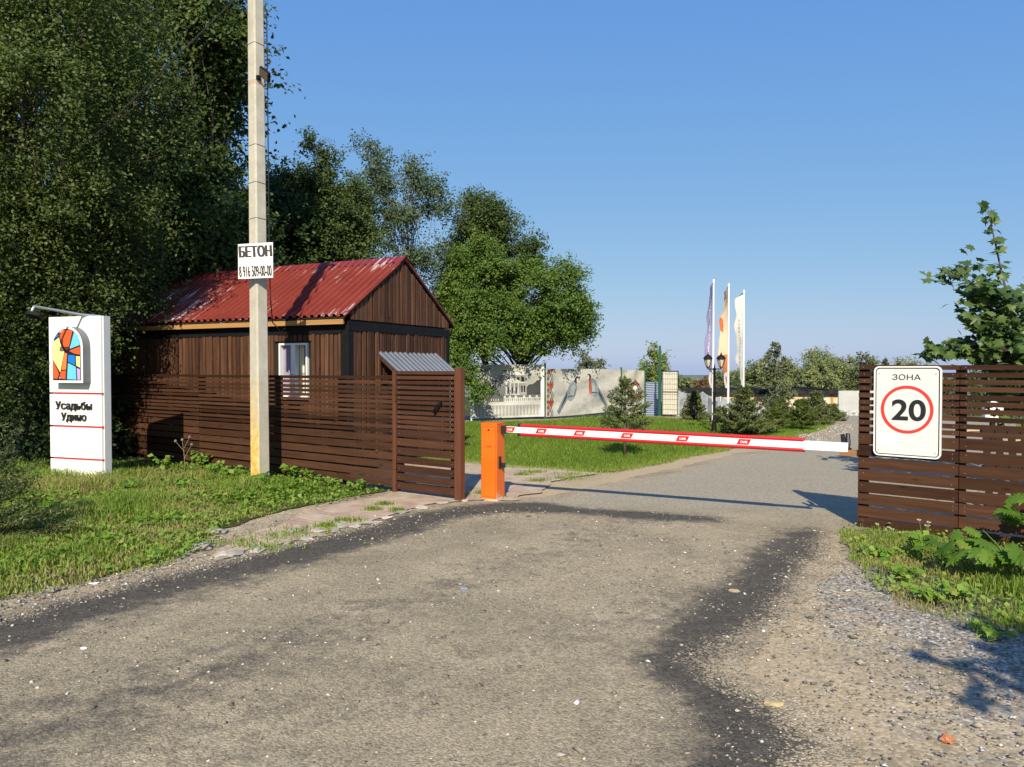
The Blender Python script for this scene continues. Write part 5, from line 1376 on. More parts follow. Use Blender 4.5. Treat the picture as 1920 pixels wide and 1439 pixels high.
def d_birds(c, W):
    c.fill((.43, .415, .375)); U, V_ = c.U, c.V; c.m(fbm(U * 1.7, V_ * 3, 9, 3) > .55, (.37, .36, .335), .7)
    lozenges(c, .03, .32, .0, .98, 3, 8)
    BR = (.40, .39, .37)
    for l in ([(.4, .5), (.6, .58), (.75, .5)], [(1.2, .62), (1.55, .28), (1.35, .08)], [(1.4, .4), (1.6, .7), (1.85, .82)], [(2.0, .55), (2.05, .25), (1.7, .12)], [(2.2, .75), (2.35, .9), (2.45, .7)], [(1.0, .18), (1.2, .28), (1.35, .08)]): c.line(l, .03, BR)
    def bird(x, y, f, bib):
        t = (.21, .25, .30)
        c.poly([(x - f * .62, y - .42), (x - f * .52, y - .48), (x - f * .08, y - .08), (x - f * .2, y + .02)], t)
        for q in range(4): c.line([(x - f * (.56 - .02 * q), y - .45 + .015 * q), (x - f * (.1 + .03 * q), y - .02)], .012, (.06, .07, .1))
        c.ell(x, y, .24, .17, (.25, .285, .32), f * .9); c.ell(x + f * .05, y + .02, .13, .10, (.34, .37, .39), f * .9)
        c.line([(x - f * .15, y - .12), (x + f * .08, y - .1), (x + f * .17, y + .05)], .02, (.06, .07, .1))
        if bib: c.poly([(x + f * .1, y + .17), (x + f * .2, y + .17), (x + f * .19, y - .1), (x + f * .12, y - .16), (x + f * .06, y - .05)], (.52, .13, .08))
        c.ell(x + f * .20, y + .24, .085, .075, (.08, .075, .08)); c.ell(x + f * .235, y + .225, .045, .06, (.55, .42, .36))
        c.line([(x + f * .02, y - .12), (x + f * .05, y - .26)], .015, BR)
    bird(1.05, .52, 1, False); bird(1.95, .58, -1, True)
    c.poly([(1.82, .93), (1.95, .9), (1.92, .8), (1.83, .76), (1.8, .86)], (.09, .08, .085), .0)
def d_arch(c, W):
    c.fill((.42, .395, .335)); c.m(np.sin(c.U * 90 + 3 * np.sin(c.V * 3)) > .3, (.45, .43, .37), .6)
    x0, x1 = .30 * W, .86 * W; m = (x0 + x1) / 2
    cv2 = c.c.copy(); lozenges(c, x0, x1, .20, .76, 3, 6)
    out = ~(sdf(c.p, np.array([(x0, .2), (x1, .2), (x1, .56), (m + (x1 - m) * .7, .70), (m, .79), (m - (x1 - m) * .7, .70), (x0, .56)])) > 0); c.c[out] = cv2[out]
    c.ell(m, .52, (x1 - x0) * .2, .13, (.56, .56, .52)); c.line([(x0, .2), (x1, .2), (x1, .56), (m, .79), (x0, .56), (x0, .2)], .02, (.08, .08, .1))
panel(0, 1.80, 1.80, d_mansion, .02, 1, .0)
panel(1, 1.66, 1.66, d_birds, .16, 2)
panel(2, 1.66, 1.64, d_arch, .02, 3)
for i, (p, h) in enumerate(zip(bpos, (1.85, 1.86, 1.74, 1.72))):
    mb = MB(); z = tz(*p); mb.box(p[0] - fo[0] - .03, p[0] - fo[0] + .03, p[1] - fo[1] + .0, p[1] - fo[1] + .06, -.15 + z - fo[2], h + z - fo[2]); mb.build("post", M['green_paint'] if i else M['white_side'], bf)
mb = MB()
for i in range(3):
    a, b = bpos[i], bpos[i + 1]
    for zz in (.12, 1.6):
        mb = MB(); mb.tube([(a[0] - fo[0], a[1] - fo[1] + .03, zz + tz(*a) - fo[2]), (b[0] - fo[0], b[1] - fo[1] + .03, zz + tz(*b) - fo[2])], .018, 6); mb.build("rail", M['green_paint'], bf)

# corrugated sheet piece, tall green post, mesh gate leaf, tarp fence
def tin_fence():
    a, b = np.array([(1211 - 960) / F * 27.6, 27.6]), np.array([(1262 - 960) / F * 28.2, 28.2]); z = tz(*a)
    root = empty("tin_fence", (a[0], a[1], z), math.atan2(b[1] - a[1], b[0] - a[0]), "blue grey corrugated sheet fence between the banners and the green post", "fence")
    W = np.linalg.norm(b - a); mb = MB(); vs = []; fs = []; n = 60
    for i in range(n + 1):
        t = i / n; dz = .022 * math.sin(i * 1.57)
        vs += [(0, dz, 1.27 * t), (W, dz, 1.20 * t)]
    for i in range(n): fs.append((2 * i, 2 * i + 1, 2 * i + 3, 2 * i + 2))
    mb.add(vs, fs); mb.build("sheet", simple('blue_tin', (.36, .42, .50), .35, .3), root)
    for x in (.05, W * .7, W - .05):
        q = MB(); q.box(x, x + .04, .03, .07, -.1, 1.3); q.build("post", M['post_dark'], root)
tin_fence()
x, y = onl(1237, 26.6); r_ = empty("green_post", (x, y, tz(x, y)), 0, "tall dark green steel post beside the mesh gate leaf", "post")
mb = MB(); mb.box(-.05, .05, -.05, .05, -.1, 1.62); mb.build("post_base", M['green_paint'], r_); mb = MB(); mb.box(-.03, .035, -.03, .03, 1.62, 2.52); mb.build("post_top", M['green_paint'], r_)
def mesh_gate():
    x0, y0 = onl(1241, 26.4); x1, y1 = onl(1272, 26.2); z = tz(x0, y0); W = math.hypot(x1 - x0, y1 - y0)
    root = empty("mesh_gate", (x0, y0, z), math.atan2(y1 - y0, x1 - x0), "welded mesh gate leaf with pale sheeting right of the green post", "gate")
    mb = MB()
    for x in (0, W - .03): mb.box(x, x + .03, 0, .03, .05, 1.62)
    for zz in (.05, .86, 1.59): mb.box(.031, W - .031, 0, .03, zz, zz + .03)
    mb.build("frame", M['black_steel'], root)
    mb = MB()
    for i in range(1, 9): mb.tube([(W * i / 9, -.008, .06), (W * i / 9, -.008, 1.6)], .004, 4)
    for i in range(1, 9): mb.tube([(.02, -.008, .08 + .18 * i), (W - .02, -.008, .08 + .18 * i)], .004, 4)
    mb.build("wire_grid", M['wire_mesh'], root)
    mb = MB(); mb.box(.032, W - .032, .012, .018, .081, .859); mb.box(.032, W - .032, .012, .018, .891, 1.589); mb.build("sheeting", simple('old_sheeting', (.55, .52, .44), .8, var=.12), root)
mesh_gate()
def tarp(label, pts, ys, seed, cols):
    """sagging white tarp on posts; pts [(px,d)], heights at posts"""
    ps = [np.array(onl(*p)) for p in pts]; root = empty("tarp_fence", (ps[0][0], ps[0][1], tz(*ps[0])), 0, label, "fence")
    o = np.array([ps[0][0], ps[0][1], root.location.z]); hs = [P(q[0], yt, q[1]).z - tz(*p) for q, yt, p in zip(pts, ys, ps)]
    for i in range(len(ps) - 1):
        a, b = ps[i], ps[i + 1]; W = np.linalg.norm(b - a); c = Canvas(W, 1.0, .04); c.fill((.46, .475, .47)); c.m(fbm(c.U * 1.5, c.V * 3, seed + i, 3) > .55, (.37, .39, .40), .7)
        if cols and cols[i]: c.poly([(W * .2, .15), (W * .75, .1), (W * .8, .8), (W * .3, .95)], cols[i], .8)
        def pos(u, v):
            t = u / W; x = a[0] + (b[0] - a[0]) * t; y = a[1] + (b[1] - a[1]) * t; h = hs[i] + (hs[i + 1] - hs[i]) * t - .10 * 4 * t * (1 - t)
            fold = .06 * np.sin(9 * t + 4 * v + i) + .05 * (fbm(t * 8, v * 5, seed + 7 + i, 3) - .5) * 2
            return np.column_stack([x, y + fold, terrain(x, y) - .05 + (h + .05) * v]) - o
        c.mesh("tarp", pos, M['print'], root)
    for p, h in zip(ps, hs):
        mb = MB(); z = tz(*p); mb.tube([(p[0] - o[0], p[1] - o[1] + .05, z - o[2] - .1), (p[0] - o[0], p[1] - o[1] + .05, z - o[2] + h)], .025, 6); mb.build("post", M['white_side'], root)
tarp("sagging white tarp fence with a grey print behind the small spruce", [(1273, 27.5), (1318, 29.5), (1352, 31), (1420, 33), (1505, 36)], [733, 735, 744, 758, 772], 5, [(.5, .3, .26), (.16, .17, .19), None, None])
tarp("white tarp with a teal print hanging before the old garage", [(1562, 37), (1590, 37.4), (1606, 37.5)], [763, 767, 768], 9, [(.3, .5, .47), None])

def garage():
    d = 42.0; x0, x1 = (1268 - 960) / F * d, (1571 - 960) / F * d
    zt = P(1400, 733, d).z; zb = tz(x0, d); root = empty("old_garage", (x0, d, zb), 0, "long old garage with peeling cream plaster and a tar roof edge", "garage")
    W = x1 - x0; H = zt - zb
    mb = MB(); mb.box(0, W, 0, 5, -.3, H - .18); mb.build("wall", M['plaster'], root)
    mb = MB()
    n = 24
    for i in range(n):
        a, b = -.15 + (W + .3) * i / n, -.15 + (W + .3) * (i + 1) / n; dz = RND.uniform(-.04, .04)
        mb.box(a + .002, b, -.25 + RND.uniform(-.03, .03), 5.2, H - .18 + dz * .3, H + .04 + dz)
    mb.build("roof", M['tar_roof'], root)
    mb = MB(); mb.box(W - .4, W - .25, -.012, 0, .3, H - .25); mb.build("bare_brick_patch", M['brick_bit'], root)
    dx = W - 2.2; mb = MB(); mb.box(dx, dx + 1.0, -.015, 0, .55, .85); mb.build("window", M['blue_scrap'], root)
garage()
def tin_gate():
    d = 40.0; x0, x1 = (1573 - 960) / F * d, (1645 - 960) / F * d; zb = tz(x0, d); zt = P(1590, 733, d).z
    root = empty("white_gate", (x0, d, zb), 0, "white corrugated metal gate at the right end of the garage", "gate"); mb = MB(); n = 40; vs = []; fs = []
    for i in range(n + 1):
        x = (x1 - x0) * i / n; vs += [(x, .02 * (i % 2), 0), (x, .02 * (i % 2), zt - zb)]
    for i in range(n): fs.append((2 * i, 2 * i + 2, 2 * i + 3, 2 * i + 1))
    mb.add(vs, fs); mb.build("sheet", simple('gate_tin', (.47, .47, .46), .7, var=.1, scale=2, dirt=(.33, .31, .27)), root)
    for x in (0, (x1 - x0) / 2, x1 - x0 - .06):
        mb = MB(); mb.box(x, x + .06, .03, .09, -.2, zt - zb - .02); mb.build("post", M['white_paint'], root)
tin_gate()

# ------------------------------------------------------------------ lamp post
def lamp_post():
    x, y = onl(1339.5, 19.6); z = tz(x, y); root = empty("lamp_post", (x, y, z), 0, "black double lantern lamp post on the lawn", "street lamp")
    H = P(1340, 692, 19.6).z - z
    mb = MB(); mb.lathe([(.085, -.05), (.085, .03), (.07, .06), (.066, .22), (.055, .26), (.062, .29), (.045, .33), (.036, .42), (.042, .44), (.034, .46), (.038, H * .62), (.046, H * .63), (.036, H * .645), (.034, H - .05), (.04, H - .04), (.04, H + .02), (.02, H + .03), (.012, H + .11), (.002, H + .14)], 14); mb.build("column", M['black_steel'], root, autosmooth=True)
    for s_ in (-1, 1):
        a = MB(); a.tube([(0, 0, H - .02), (s_ * .09, 0, H - .0), (s_ * .172, 0, H - .01), (s_ * .172, 0, H + .05)], .014, 7)
        a.tube([(s_ * .02, 0, H - .14), (s_ * .07, 0, H - .09), (s_ * .12, 0, H - .02)], .008, 6); arm = a.build("arm", M['black_steel'], root)
        cx = s_ * .172; b = H + .04
        g = MB(); g.lathe([(.03, b), (.055, b + .04), (.086, b + .15), (.096, b + .215)], 6, (cx, 0)); lan = g.build("lantern", M['lamp_glass'], root)
        f = MB()
        for k in range(6):
            q = 2 * math.pi * k / 6; f.tube([(cx + r * math.cos(q), r * math.sin(q), zz) for r, zz in ((.032, b), (.058, b + .04), (.089, b + .15), (.1, b + .22))], .007, 4)
        f.lathe([(.036, b - .03), (.036, b), (.02, b + .01)], 8, (cx, 0)); f.build("lantern_frame", M['black_steel'], lan)
        c = MB(); c.lathe([(.10, b + .215), (.125, b + .222), (.12, b + .245), (.085, b + .29), (.05, b + .315), (.028, b + .325), (.02, b + .345), (.008, b + .37), (.002, b + .42)], 12, (cx, 0)); c.build("lantern_cap", M['black_steel'], lan, autosmooth=True)
lamp_post()

# ------------------------------------------------------------------ flags
def text_tris(body, bold=.0):
    c = bpy.data.curves.new("t", 'FONT'); c.body = body; c.size = 1; c.offset = bold
    o = bpy.data.objects.new("t", c); COL.objects.link(o); dg = bpy.context.evaluated_depsgraph_get(); me = bpy.data.meshes.new_from_object(o.evaluated_get(dg))
    bpy.data.objects.remove(o); bpy.data.curves.remove(c)
    co = np.array([v.co[:2] for v in me.vertices]); me.calc_loop_triangles(); tr = [tuple(t.vertices) for t in me.loop_triangles]
    co = (co - co.min(0)) / (co.max(0) - co.min(0)); return co, tr
def flag(label, px, ptop, d, ybot_px, Wd, angf, design, seed, tilt):
    x, y = onl(px, d); z = tz(x, y); root = empty("flag_pole", (x, y, z), 0, label, "flag", "advertising flags on the lawn")
    H = P(px, ptop, d).z - z; zb = P(px, ybot_px, d).z - z
    mb = MB(); mb.tube([(0, 0, -.1), (0, 0, H * .5), (0, 0, H)], [.034, .028, .022], 10); mb.tube([(0, 0, H - .06), (0, 0, H + .03)], [.034, .028], 8); mb.build("pole", M['white_plastic'], root, autosmooth=True)
    a0 = angf(1.0)
    mb = MB(); mb.tube([(0, 0, H - .05), (-Wd * .75 * math.cos(a0), Wd * .75 * math.sin(a0), H - .05 - tilt)], .012, 6); mb.build("top_rod", M['black_steel'], root)
    c = Canvas(Wd, H - .1 - zb, .018); design(c, Wd, H - .1 - zb)
    def pos(u, v):
        t = u / Wd; s_ = v / (H - .1 - zb); a = angf(s_)
        rip = .03 * np.sin(s_ * 17 + seed) * t + .015 * np.sin(s_ * 31 + t * 5) * t
        w_ = u * (0.25 + .75 * sstep(-.05, .35, s_))
        return np.column_stack([-.03 - w_ * np.cos(a) - rip * np.sin(a), w_ * np.sin(a) + rip * np.cos(a), zb + v - tilt * t * s_])
    c.mesh("flag_cloth", pos, M['flag_print'], root)
def vtext(c, body, u0, u1, v0, v1, col, bold=0.0):
    co, tr = text_tris(body, bold)
    q = np.column_stack([u1 - (1 - co[:, 1]) * (u1 - u0), v1 - co[:, 0] * (v1 - v0)])
    for t in tr: c.poly(q[list(t)], col)
def d_purple(c, W, H):
    c.fill((.33, .31, .55)); c.m(c.V < H * .16, (.75, .74, .76)); vtext(c, "УСАДЬБЫ УДИНО", W * .22, W * .55, H * .3, H * .88, (.78, .77, .8), .02)
    c.ell(W * .4, H * .07, W * .2, H * .03, (.6, .15, .2))
def d_orange(c, W, H):
    c.fill((.78, .62, .42)); c.m((c.U > W * .55) & (fbm(c.U * 4, c.V * 2.0, 3, 2) > .56), (.70, .19, .06)); c.m((c.V < H * .34) & (c.V > H * .16), (.62, .2, .07)); c.m(c.V < H * .15, (.76, .74, .74)); c.ell(W * .45, H * .08, W * .25, H * .04, (.62, .08, .12))
def d_white(c, W, H):
    c.fill((.76, .75, .72)); vtext(c, "Усадьбы Удино", W * .32, W * .62, H * .24, H * .74, (.36, .36, .36))
flag("purple flag with white lettering on a white pole behind the lantern", 1337, 526, 21.3, 728, .24, lambda s: 1.12 + .3 * np.sin(np.asarray(s) * 6.5 + 2.0), d_purple, 1, .13)
flag("orange and cream flag on the middle white pole", 1365.5, 534, 22.0, 728, .27, lambda s: 1.05 + .38 * np.sin(np.asarray(s) * 5.2 + 2.6), d_orange, 2, .10)
flag("white flag with thin grey script on the rightmost white pole", 1394, 546, 22.6, 722, .26, lambda s: 1.0 + .18 * np.sin(np.asarray(s) * 4 + 1), d_white, 3, .12)

# ------------------------------------------------------------------ far trees
def far(name, label, px, d, ptop, pbot, wpx, mat, n, seed, ls=.22, bark=None, nc=40, cr=None, narrow=False, group=None):
    c = (ptop + pbot) / 2; rz_ = (pbot - ptop) / 2 / F * d; rx = wpx / 2 / F * d
    envs = [(V(px, c, d), (rx, rx, rz_))] if not narrow else [(V(px, c + (pbot - ptop) * .2, d), (rx, rx, rz_ * .6)), (V(px, c - (pbot - ptop) * .18, d), (rx * .6, rx * .6, rz_ * .62))]
    b = base_at(px, d)
    return tree(name, label, b, envs, nc, cr or min(rx, rz_) * .36, n, ls, mat, bark, .05 + .0008 * d, seed, group, cat='tree', twigs=False, fork=.5, shell=.3)
far("birch_tree", "pale airy birch right of the white flag", 1418, 62, 672, 770, 66, M['leaf_far'], 4500, 401, .2, M['pale_bark'])
far("poplar_tree", "young grey green poplar standing up above the far wood", 1456, 40, 640, 770, 62, M['leaf_far_grey'], 4200, 402, .13, M['pale_bark'], 46, .2, narrow=True)
far("larch_tree", "yellow green larch behind the tall green post", 1228, 40, 655, 770, 76, M['leaf_larch'], 9000, 403, .13, nc=70, cr=.3, narrow=True)
far("dark_tree", "dark tree behind the arch banner, left of the larch", 1208, 38, 695, 780, 44, M['leaf_dark'], 2500, 404, .13)
far("rowan_tree", "reddish brown tree far behind the tarp fence", 1324, 75, 712, 745, 42, M['leaf_red'], 1800, 405, .25)
far("birch_tree", "tall pale birch showing above the fence end, left of the zone sign", 1626, 70, 660, 760, 56, M['leaf_far_grey'], 4500, 406, .2, M['pale_bark'])
far("birch_tree", "rounded pale birch showing above the top edge of the zone sign", 1708, 75, 664, 760, 66, M['leaf_far'], 4500, 407, .2, M['pale_bark'])
far("aspen_tree", "thin pale sapling right of the bushy tree behind the bird banner", 1094, 40, 648, 760, 34, M['leaf_far_grey'], 3000, 408, .12, cr=.22)
far("aspen_tree", "smallest thin sapling peeping above the bird banner", 1123, 42, 666, 760, 22, M['leaf_far_grey'], 1800, 409, .12, cr=.2)
spruce("pointed dark spruce far behind the top of the zone sign", (1660 - 960) / F * 70, 70, 5.2, 1.3, 410, 'needle', needle=.22)
FARX = [(1275, 100, 712, 50, 'leaf_far_grey', "grey green tree at the left end of the far wood behind the mesh gate"), (1335, 98, 706, 50, 'leaf_far', "olive tree in the far wood between the rowan and the lamp post"), (1368, 96, 702, 54, 'leaf_far', "olive tree of the far wood between the orange and the white flag"), (1470, 96, 682, 54, 'leaf_far_grey', "grey green tree rising just right of the poplar in the far wood"), (1540, 100, 660, 58, 'leaf_far', "olive tree at the back of the far wood above the garage middle"), (1570, 98, 664, 56, 'leaf_far_grey', "grey green tree at the back of the far wood, right of the tallest"), (1285, 88, 715, 40, 'leaf_far', "olive tree leftmost in the far wood"), (1303, 95, 712, 44, 'leaf_far', "second olive tree in the far wood, left of the rowan"), (1352, 78, 706, 52, 'leaf_far_grey', "grey green tree directly behind the orange flag pole"), (1385, 80, 700, 50, 'leaf_far', "green tree directly behind the white flag pole"),
        (1490, 82, 676, 60, 'leaf_far', "olive tree in the far wood just right of the poplar"), (1522, 90, 668, 62, 'leaf_far', "tallest olive tree in the far wood above the garage"), (1555, 84, 674, 60, 'leaf_far', "broad olive tree above the right half of the garage"), (1588, 80, 682, 56, 'leaf_far', "olive tree above the white gate"), (1612, 92, 690, 50, 'leaf_far_grey', "grey green tree just behind the fence end"),
        (1540, 64, 700, 60, 'leaf_far', "lower green tree right behind the garage roof"), (1500, 66, 705, 56, 'leaf_far_grey', "lower grey tree behind the left part of the garage roof"), (1440, 70, 700, 60, 'leaf_far', "green tree behind the foot of the poplar")]
for i, (px, d, t, w_, mt, lab) in enumerate(FARX):
    far("broadleaf_tree", lab, px, d, t, 765, w_, M[mt], 6000, 420 + i, .26, group="trees of the far wood")
for i, (px, d, t, w_, lab) in enumerate([(1790, 34, 700, 150, "long dark hedge bush behind the right fence, left one"), (1900, 30, 690, 150, "tall dark hedge bush behind the right fence under the maple"), (2010, 26, 680, 160, "dark hedge bush behind the right fence, farthest right"), (1700, 46, 706, 110, "dark bush seen behind the zone sign")]):
    far("hedge_bush", lab, px, d, t, 775, w_, M['leaf_dark'], 4500, 440 + i, .13, group="bushes behind the right fence")
# hills
n = 160; hx = np.linspace(-500, 500, n); hz = -5.4 + 3.2 * fbm(hx * .02, hx * 0 + 2, 8, 4); hz2 = hz + .5 * (fbm(hx * .4, hx * 0 + 4, 9, 3))
co = np.concatenate([np.column_stack([hx, hx * 0 + 420, hx * 0 - 22]), np.column_stack([hx, hx * 0 + 450, hz2]), np.column_stack([hx, hx * 0 + 520, hz2]), np.column_stack([hx, hx * 0 + 560, hx * 0 - 22])])
ii = np.arange(n - 1); ff = np.concatenate([np.stack([ii + k * n, ii + 1 + k * n, ii + 1 + (k + 1) * n, ii + (k + 1) * n], 1) for k in range(3)])
tag(np_mesh("hills", co, ff, simple('far_hill', (.10, .13, .10), .9, var=.3, scale=.2)), kind='structure')

# ------------------------------------------------------------------ things behind the right fence
def plank(label, px, py, L_, w_, rz, seed):
    x, y = G(px, py); mb = MB(); mb.box(-L_ / 2, L_ / 2, -w_ / 2, w_ / 2, 0, .035); mb.box(-L_ / 2 + .05, -L_ / 2 + .1, -w_ / 2 - .003, w_ / 2 + .003, -.02, -.001); mb.box(L_ / 2 - .1, L_ / 2 - .05, -w_ / 2 - .003, w_ / 2 + .003, -.02, -.001)
    o = mb.build("wooden_board", M['plank']); o.location = (x, y, tz(x, y) + .022); o.rotation_euler = (0, 0, rz); tag(o, label, "board", "boards lying behind the right fence")
plank("longer pale board lying on the ground behind the right fence", 1855, 808, 2.2, .35, rad(20), 1)
plank("shorter pale board lying nearer the right fence", 1885, 828, 1.6, .4, rad(25), 2)
def post_box():
    x, y = onl(1862, 15.0); root = empty("meter_box", (x, y, tz(x, y)), rad(-8), "white meter box on a post seen through the right fence", "meter box")
    mb = MB(); mb.box(-.17, .17, -.09, .09, .62, .98, bev=.02); mb.build("box", M['white_paint'], root); mb = MB(); mb.lathe([(.11, .98), (.10, 1.0), (.05, 1.02), (.002, 1.025)], 14); mb.build("cap", M['white_paint'], root)
    mb = MB(); mb.box(-.04, .04, -.04, .04, -.1, .62); mb.build("post", M['post_dark'], root)
post_box()
def pallet():
    x, y = 5.55, 8.7; root = empty("pallet", (x, y, 0), rad(-20), "black slatted pallet leaning behind the right fence", "pallet")
    mb = MB(); Mx = Matrix.Rotation(rad(-14), 4, 'X')
    for i in range(7): mb.box(i * .13, i * .13 + .075, 0, .02, .02, 1.02, M=Mx)
    for zz in (.06, .5, .94): mb.box(-.01, .87, .0205, .09, zz, zz + .07, M=Mx)
    mb.build("slats", M['post_dark'], root)
pallet()

# ------------------------------------------------------------------ weeds and broad leaves
def plant(name, label, x, y, h, n_st, leaf, n_lf, mat, seed, shape=None, spread=.2, cat='plant', group=None, z=None):
    g = np.random.default_rng(seed); root = empty(name, (x, y, tz(x, y) if z is None else z), 0, label, cat, group); mb = MB(); C = []; T = []
    for s_ in range(n_st):
        a = g.random() * 6.28; r = spread * (.3 + .7 * g.random()); hh = h * (.6 + .4 * g.random())
        p0 = Vector((g.normal() * .03, g.normal() * .03, 0)); p2 = Vector((math.cos(a) * r, math.sin(a) * r, hh)); p1 = p0.lerp(p2, .5) + Vector((0, 0, hh * .18))
        mb.tube([p0, p1, p2], [.006, .005, .003], 5, cap=False)
        for k in range(n_lf):
            t = .25 + .75 * (k + 1) / n_lf; q = p0.lerp(p1, t * 2) if t < .5 else p1.lerp(p2, t * 2 - 1); b = g.random() * 6.28
            if n_lf == 1: b = a
            d = Vector((math.cos(b), math.sin(b), -.25)); C.append(q + d * leaf * .35); T.append(tuple(d))
    C = np.array([tuple(c) for c in C]); n = len(C)
    Nn = np.array([0, -.35, .85]) + .3 * g.standard_normal((n, 3))
    leaves("leaf", C, Nn, leaf * (.7 + .5 * g.random(n)), .45 + .22 * g.standard_normal(n), mat, shape or (KITE * np.array([1.3, 1, 1]), KITE_F), seed, root, np.array(T))
    mb.build("stem", mat, root)
    return root
W_ = "weeds at the foot of the left fence"
wl = [(310, 898, .42, 3, .10, 6, "tall nettle right of the white pillar"), (375, 880, .35, 5, .10, 5, "leafy weed clump left of the pole, nearest the pillar"), (400, 900, .28, 6, .09, 4, "low leafy weed clump left of the pole"), (435, 905, .26, 6, .09, 4, "leafy weed clump close to the pole's left side"),
      (545, 900, .25, 6, .10, 4, "leafy weed clump just right of the pole"), (580, 905, .20, 6, .09, 4, "second leafy weed clump right of the pole"), (620, 915, .18, 6, .08, 4, "low weeds in the middle of the fence foot right of the pole"), (670, 922, .15, 6, .07, 4, "lowest weeds nearest the gate post"), (345, 925, .2, 5, .09, 4, "broadleaf weed in the grass between pillar and pole"), (240, 930, .2, 5, .09, 4, "broadleaf weed in the grass at the pillar's right foot"), (490, 918, .18, 5, .09, 4, "weeds right at the pole foot")]
for i, (px, py, h, ns, lf, nl, lab) in enumerate(wl):
    x, y = G(px, py); plant("weed_clump", lab, x, y, h, ns + 2, lf, nl, M['weed'], 500 + i, spread=.2, group=W_)
x, y = G(487, 908); plant("burdock", "big crinkled burdock leaf standing against the foot of the pole", x, y - .12, .26, 1, .34, 1, M['hogweed'], 520, HOG, .10)
# dock-like weeds over the bank
DC = scatter(BANK, 520, .0, lambda p, s: sstep(.3, .8, s) * sstep(14, 9, p[:, 1]), 530)
g = np.random.default_rng(531); reps = 7; C = np.repeat(np.column_stack([DC, terrain(DC[:, 0], DC[:, 1]) + .05]), reps, 0); a = g.random(len(C)) * 6.28
T = np.column_stack([np.cos(a), np.sin(a), .7 + .4 * g.random(len(C))]); C = C + T * .05
VC = scatter(VERGE, 1400, .15, lambda p, s: np.clip(.15 + sstep(.4, .6, fbm(p[:, 0] * 1.8, p[:, 1] * 1.8, 93, 3)), 0, 1), 533); g2 = np.random.default_rng(534); q2 = len(VC)
oc = leaves("clover_weeds", np.column_stack([VC, terrain(VC[:, 0], VC[:, 1]) + .02 + .07 * g2.random(q2)]), np.array([0, -.3, .8]) + .45 * g2.standard_normal((q2, 3)), .032 * (.6 + .9 * g2.random(q2)), .7 + .28 * g2.standard_normal(q2), M['weed'], (KITE * np.array([1.4, 1, 1]), KITE_F), 535)
tag(oc, "small yellow-green leafy weeds low on the right verge", "weeds", kind='stuff')
VC = scatter(BANK, 9000, .15, lambda p, s: np.clip(.1 + sstep(.42, .6, fbm(p[:, 0] * 1.4, p[:, 1] * 1.4, 94, 3)), 0, 1) * sstep(14, 8, p[:, 1]), 536); q2 = len(VC)
oc = leaves("clover_weeds", np.column_stack([VC, terrain(VC[:, 0], VC[:, 1]) + .02 + .09 * g2.random(q2)]), np.array([0, -.3, .8]) + .45 * g2.standard_normal((q2, 3)), .040 * (.6 + .9 * g2.random(q2)), .5 + .25 * g2.standard_normal(q2), M['weed'], (KITE * np.array([1.3, 1, 1]), KITE_F), 537)
tag(oc, "small leafy weeds mixed into the left verge grass", "weeds", kind='stuff')
o = leaves("dock_weeds", C, np.column_stack([-.5 * np.cos(a), -.5 * np.sin(a), np.ones(len(C))]) + .3 * g.standard_normal((len(C), 3)), .07 * (.6 + .8 * g.random(len(C))), .5 + .22 * g.standard_normal(len(C)), M['weed'], (KITE * np.array([1.1, 1, 1]), KITE_F), 532, None, T)
tag(o, "broad-leaved dock and dandelion weeds in the verge grass", "weeds", kind='stuff')
hg = [(1905, 1100, .42, 12, .20, "largest hogweed with lobed leaves at the right photo edge"), (1835, 1088, .30, 9, .17, "hogweed with drooping lobed leaves left of the largest one"), (1775, 1062, .26, 9, .15, "leafy hogweed against the fence foot under the zone sign"), (1945, 1055, .60, 10, .22, "tallest hogweed reaching up the fence, half out of frame")]
for i, (px, py, h, ns, lf, lab) in enumerate(hg):
    x, y = G(px, py); plant("hogweed", lab, x, y, h, ns + 3, lf, 1, M['hogweed'], 540 + i, HOG, .26, group="hogweed along the right fence")
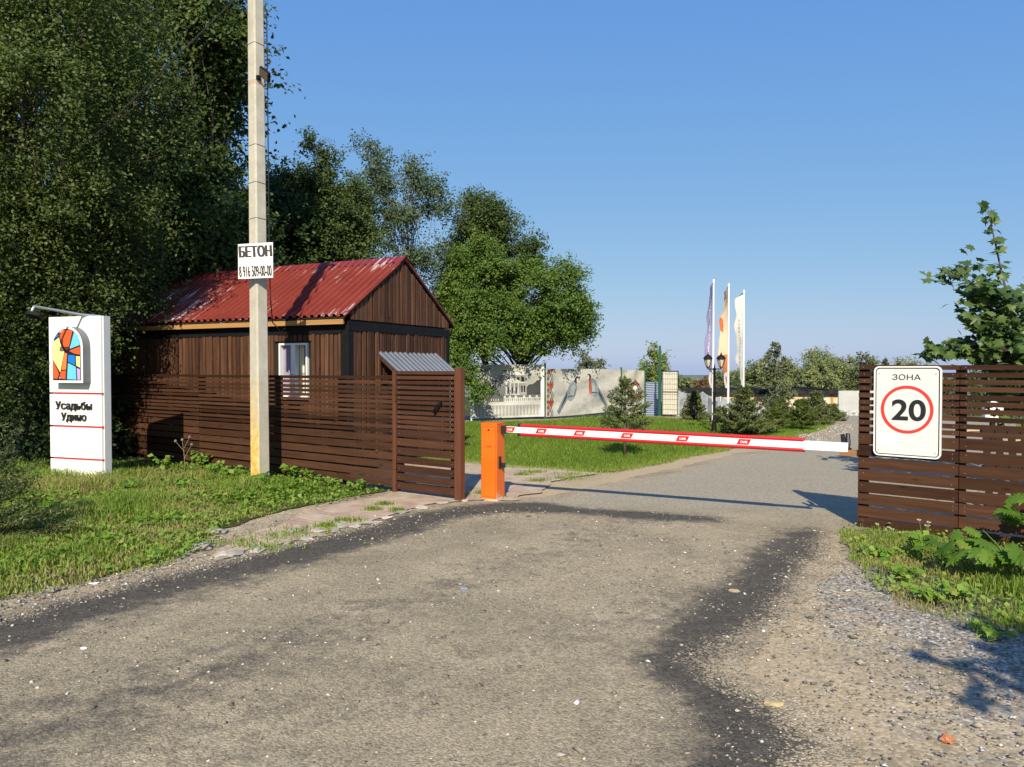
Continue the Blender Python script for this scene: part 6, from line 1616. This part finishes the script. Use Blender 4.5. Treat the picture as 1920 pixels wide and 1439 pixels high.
for i, (px, py, h, lab) in enumerate([(1690, 1090, .16, "low green weed at the edge of the right gravel"), (1650, 1050, .14, "small weed nearest the fence end"), (1740, 1130, .12, "spreading weed at the front of the right verge"), (1845, 1195, .07, "small weed alone on the shaded gravel"), (1720, 1050, .25, "taller leafy weed in the grass under the zone sign"), (1800, 1130, .14, "leafy weed just before the hogweed")]):
    x, y = G(px, py); plant("weed_clump", lab, x, y, h, 8, .075, 4, M['weed'], 560 + i, spread=.16, group="weeds on the right verge")
def daisy(px, py, h, lab, seed, n=3):
    x, y = G(px, py); g = random.Random(seed); root = empty("daisy", (x, y, tz(x, y)), 0, lab, "flower", "white flowers by the right fence"); mb = MB(); pt = MB()
    for i in range(n):
        p = Vector((g.uniform(-.05, .05), g.uniform(-.05, .05), h * g.uniform(.85, 1.1))); mb.tube([(0, 0, 0), p * .5 + Vector((0, 0, .01)), p], .003, 4)
        vs = [(p.x, p.y, p.z + .008)] + [(p.x + .022 * (1 if k % 2 else .55) * math.cos(k * .393), p.y + .022 * (1 if k % 2 else .55) * math.sin(k * .393) * .6, p.z + .012 * math.sin(k * .393 + 3.6)) for k in range(16)]
        pt = MB(); pt.add(vs, [(0, 1 + k, 1 + (k + 1) % 16) for k in range(16)]); pt.build("flower_head", M['petal'], root)
    mb.build("stem", M['weed'], root)
daisy(1655, 1030, .22, "single white flower near the fence end", 1, 1); daisy(1735, 1045, .32, "bunch of white flowers below the zone sign", 2, 4); daisy(1672, 1035, .24, "pale yellow-white flower right of the single one", 3, 2)
# dry stalk before the left fence
x, y = G(345, 905); r_ = empty("dry_stalk", (x, y, tz(x, y)), 0, "dry brown seed stalk standing before the left fence", "plant"); mb = MB()
mb.tube([(0, 0, 0), (.01, 0, .35), (-.02, 0, .62)], [.006, .005, .003], 5)
for q in ((.35, .12, .55), (.45, -.12, .6), (.5, .09, .66)): mb.tube([(.01, 0, q[0]), (q[1], 0, q[2])], [.004, .003], 4)
mb.build("stem", M['dry_wood_bush'], r_); mb = MB()
for q in ((.12, .55), (-.12, .6), (.09, .66), (-.02, .62)): mb.lathe([(.003, q[1] - .02), (.018, q[1] - .01), (.02, q[1] + .012), (.003, q[1] + .025)], 7, (q[0], 0))
mb.build("seed_head", M['dry_wood_bush'], r_)
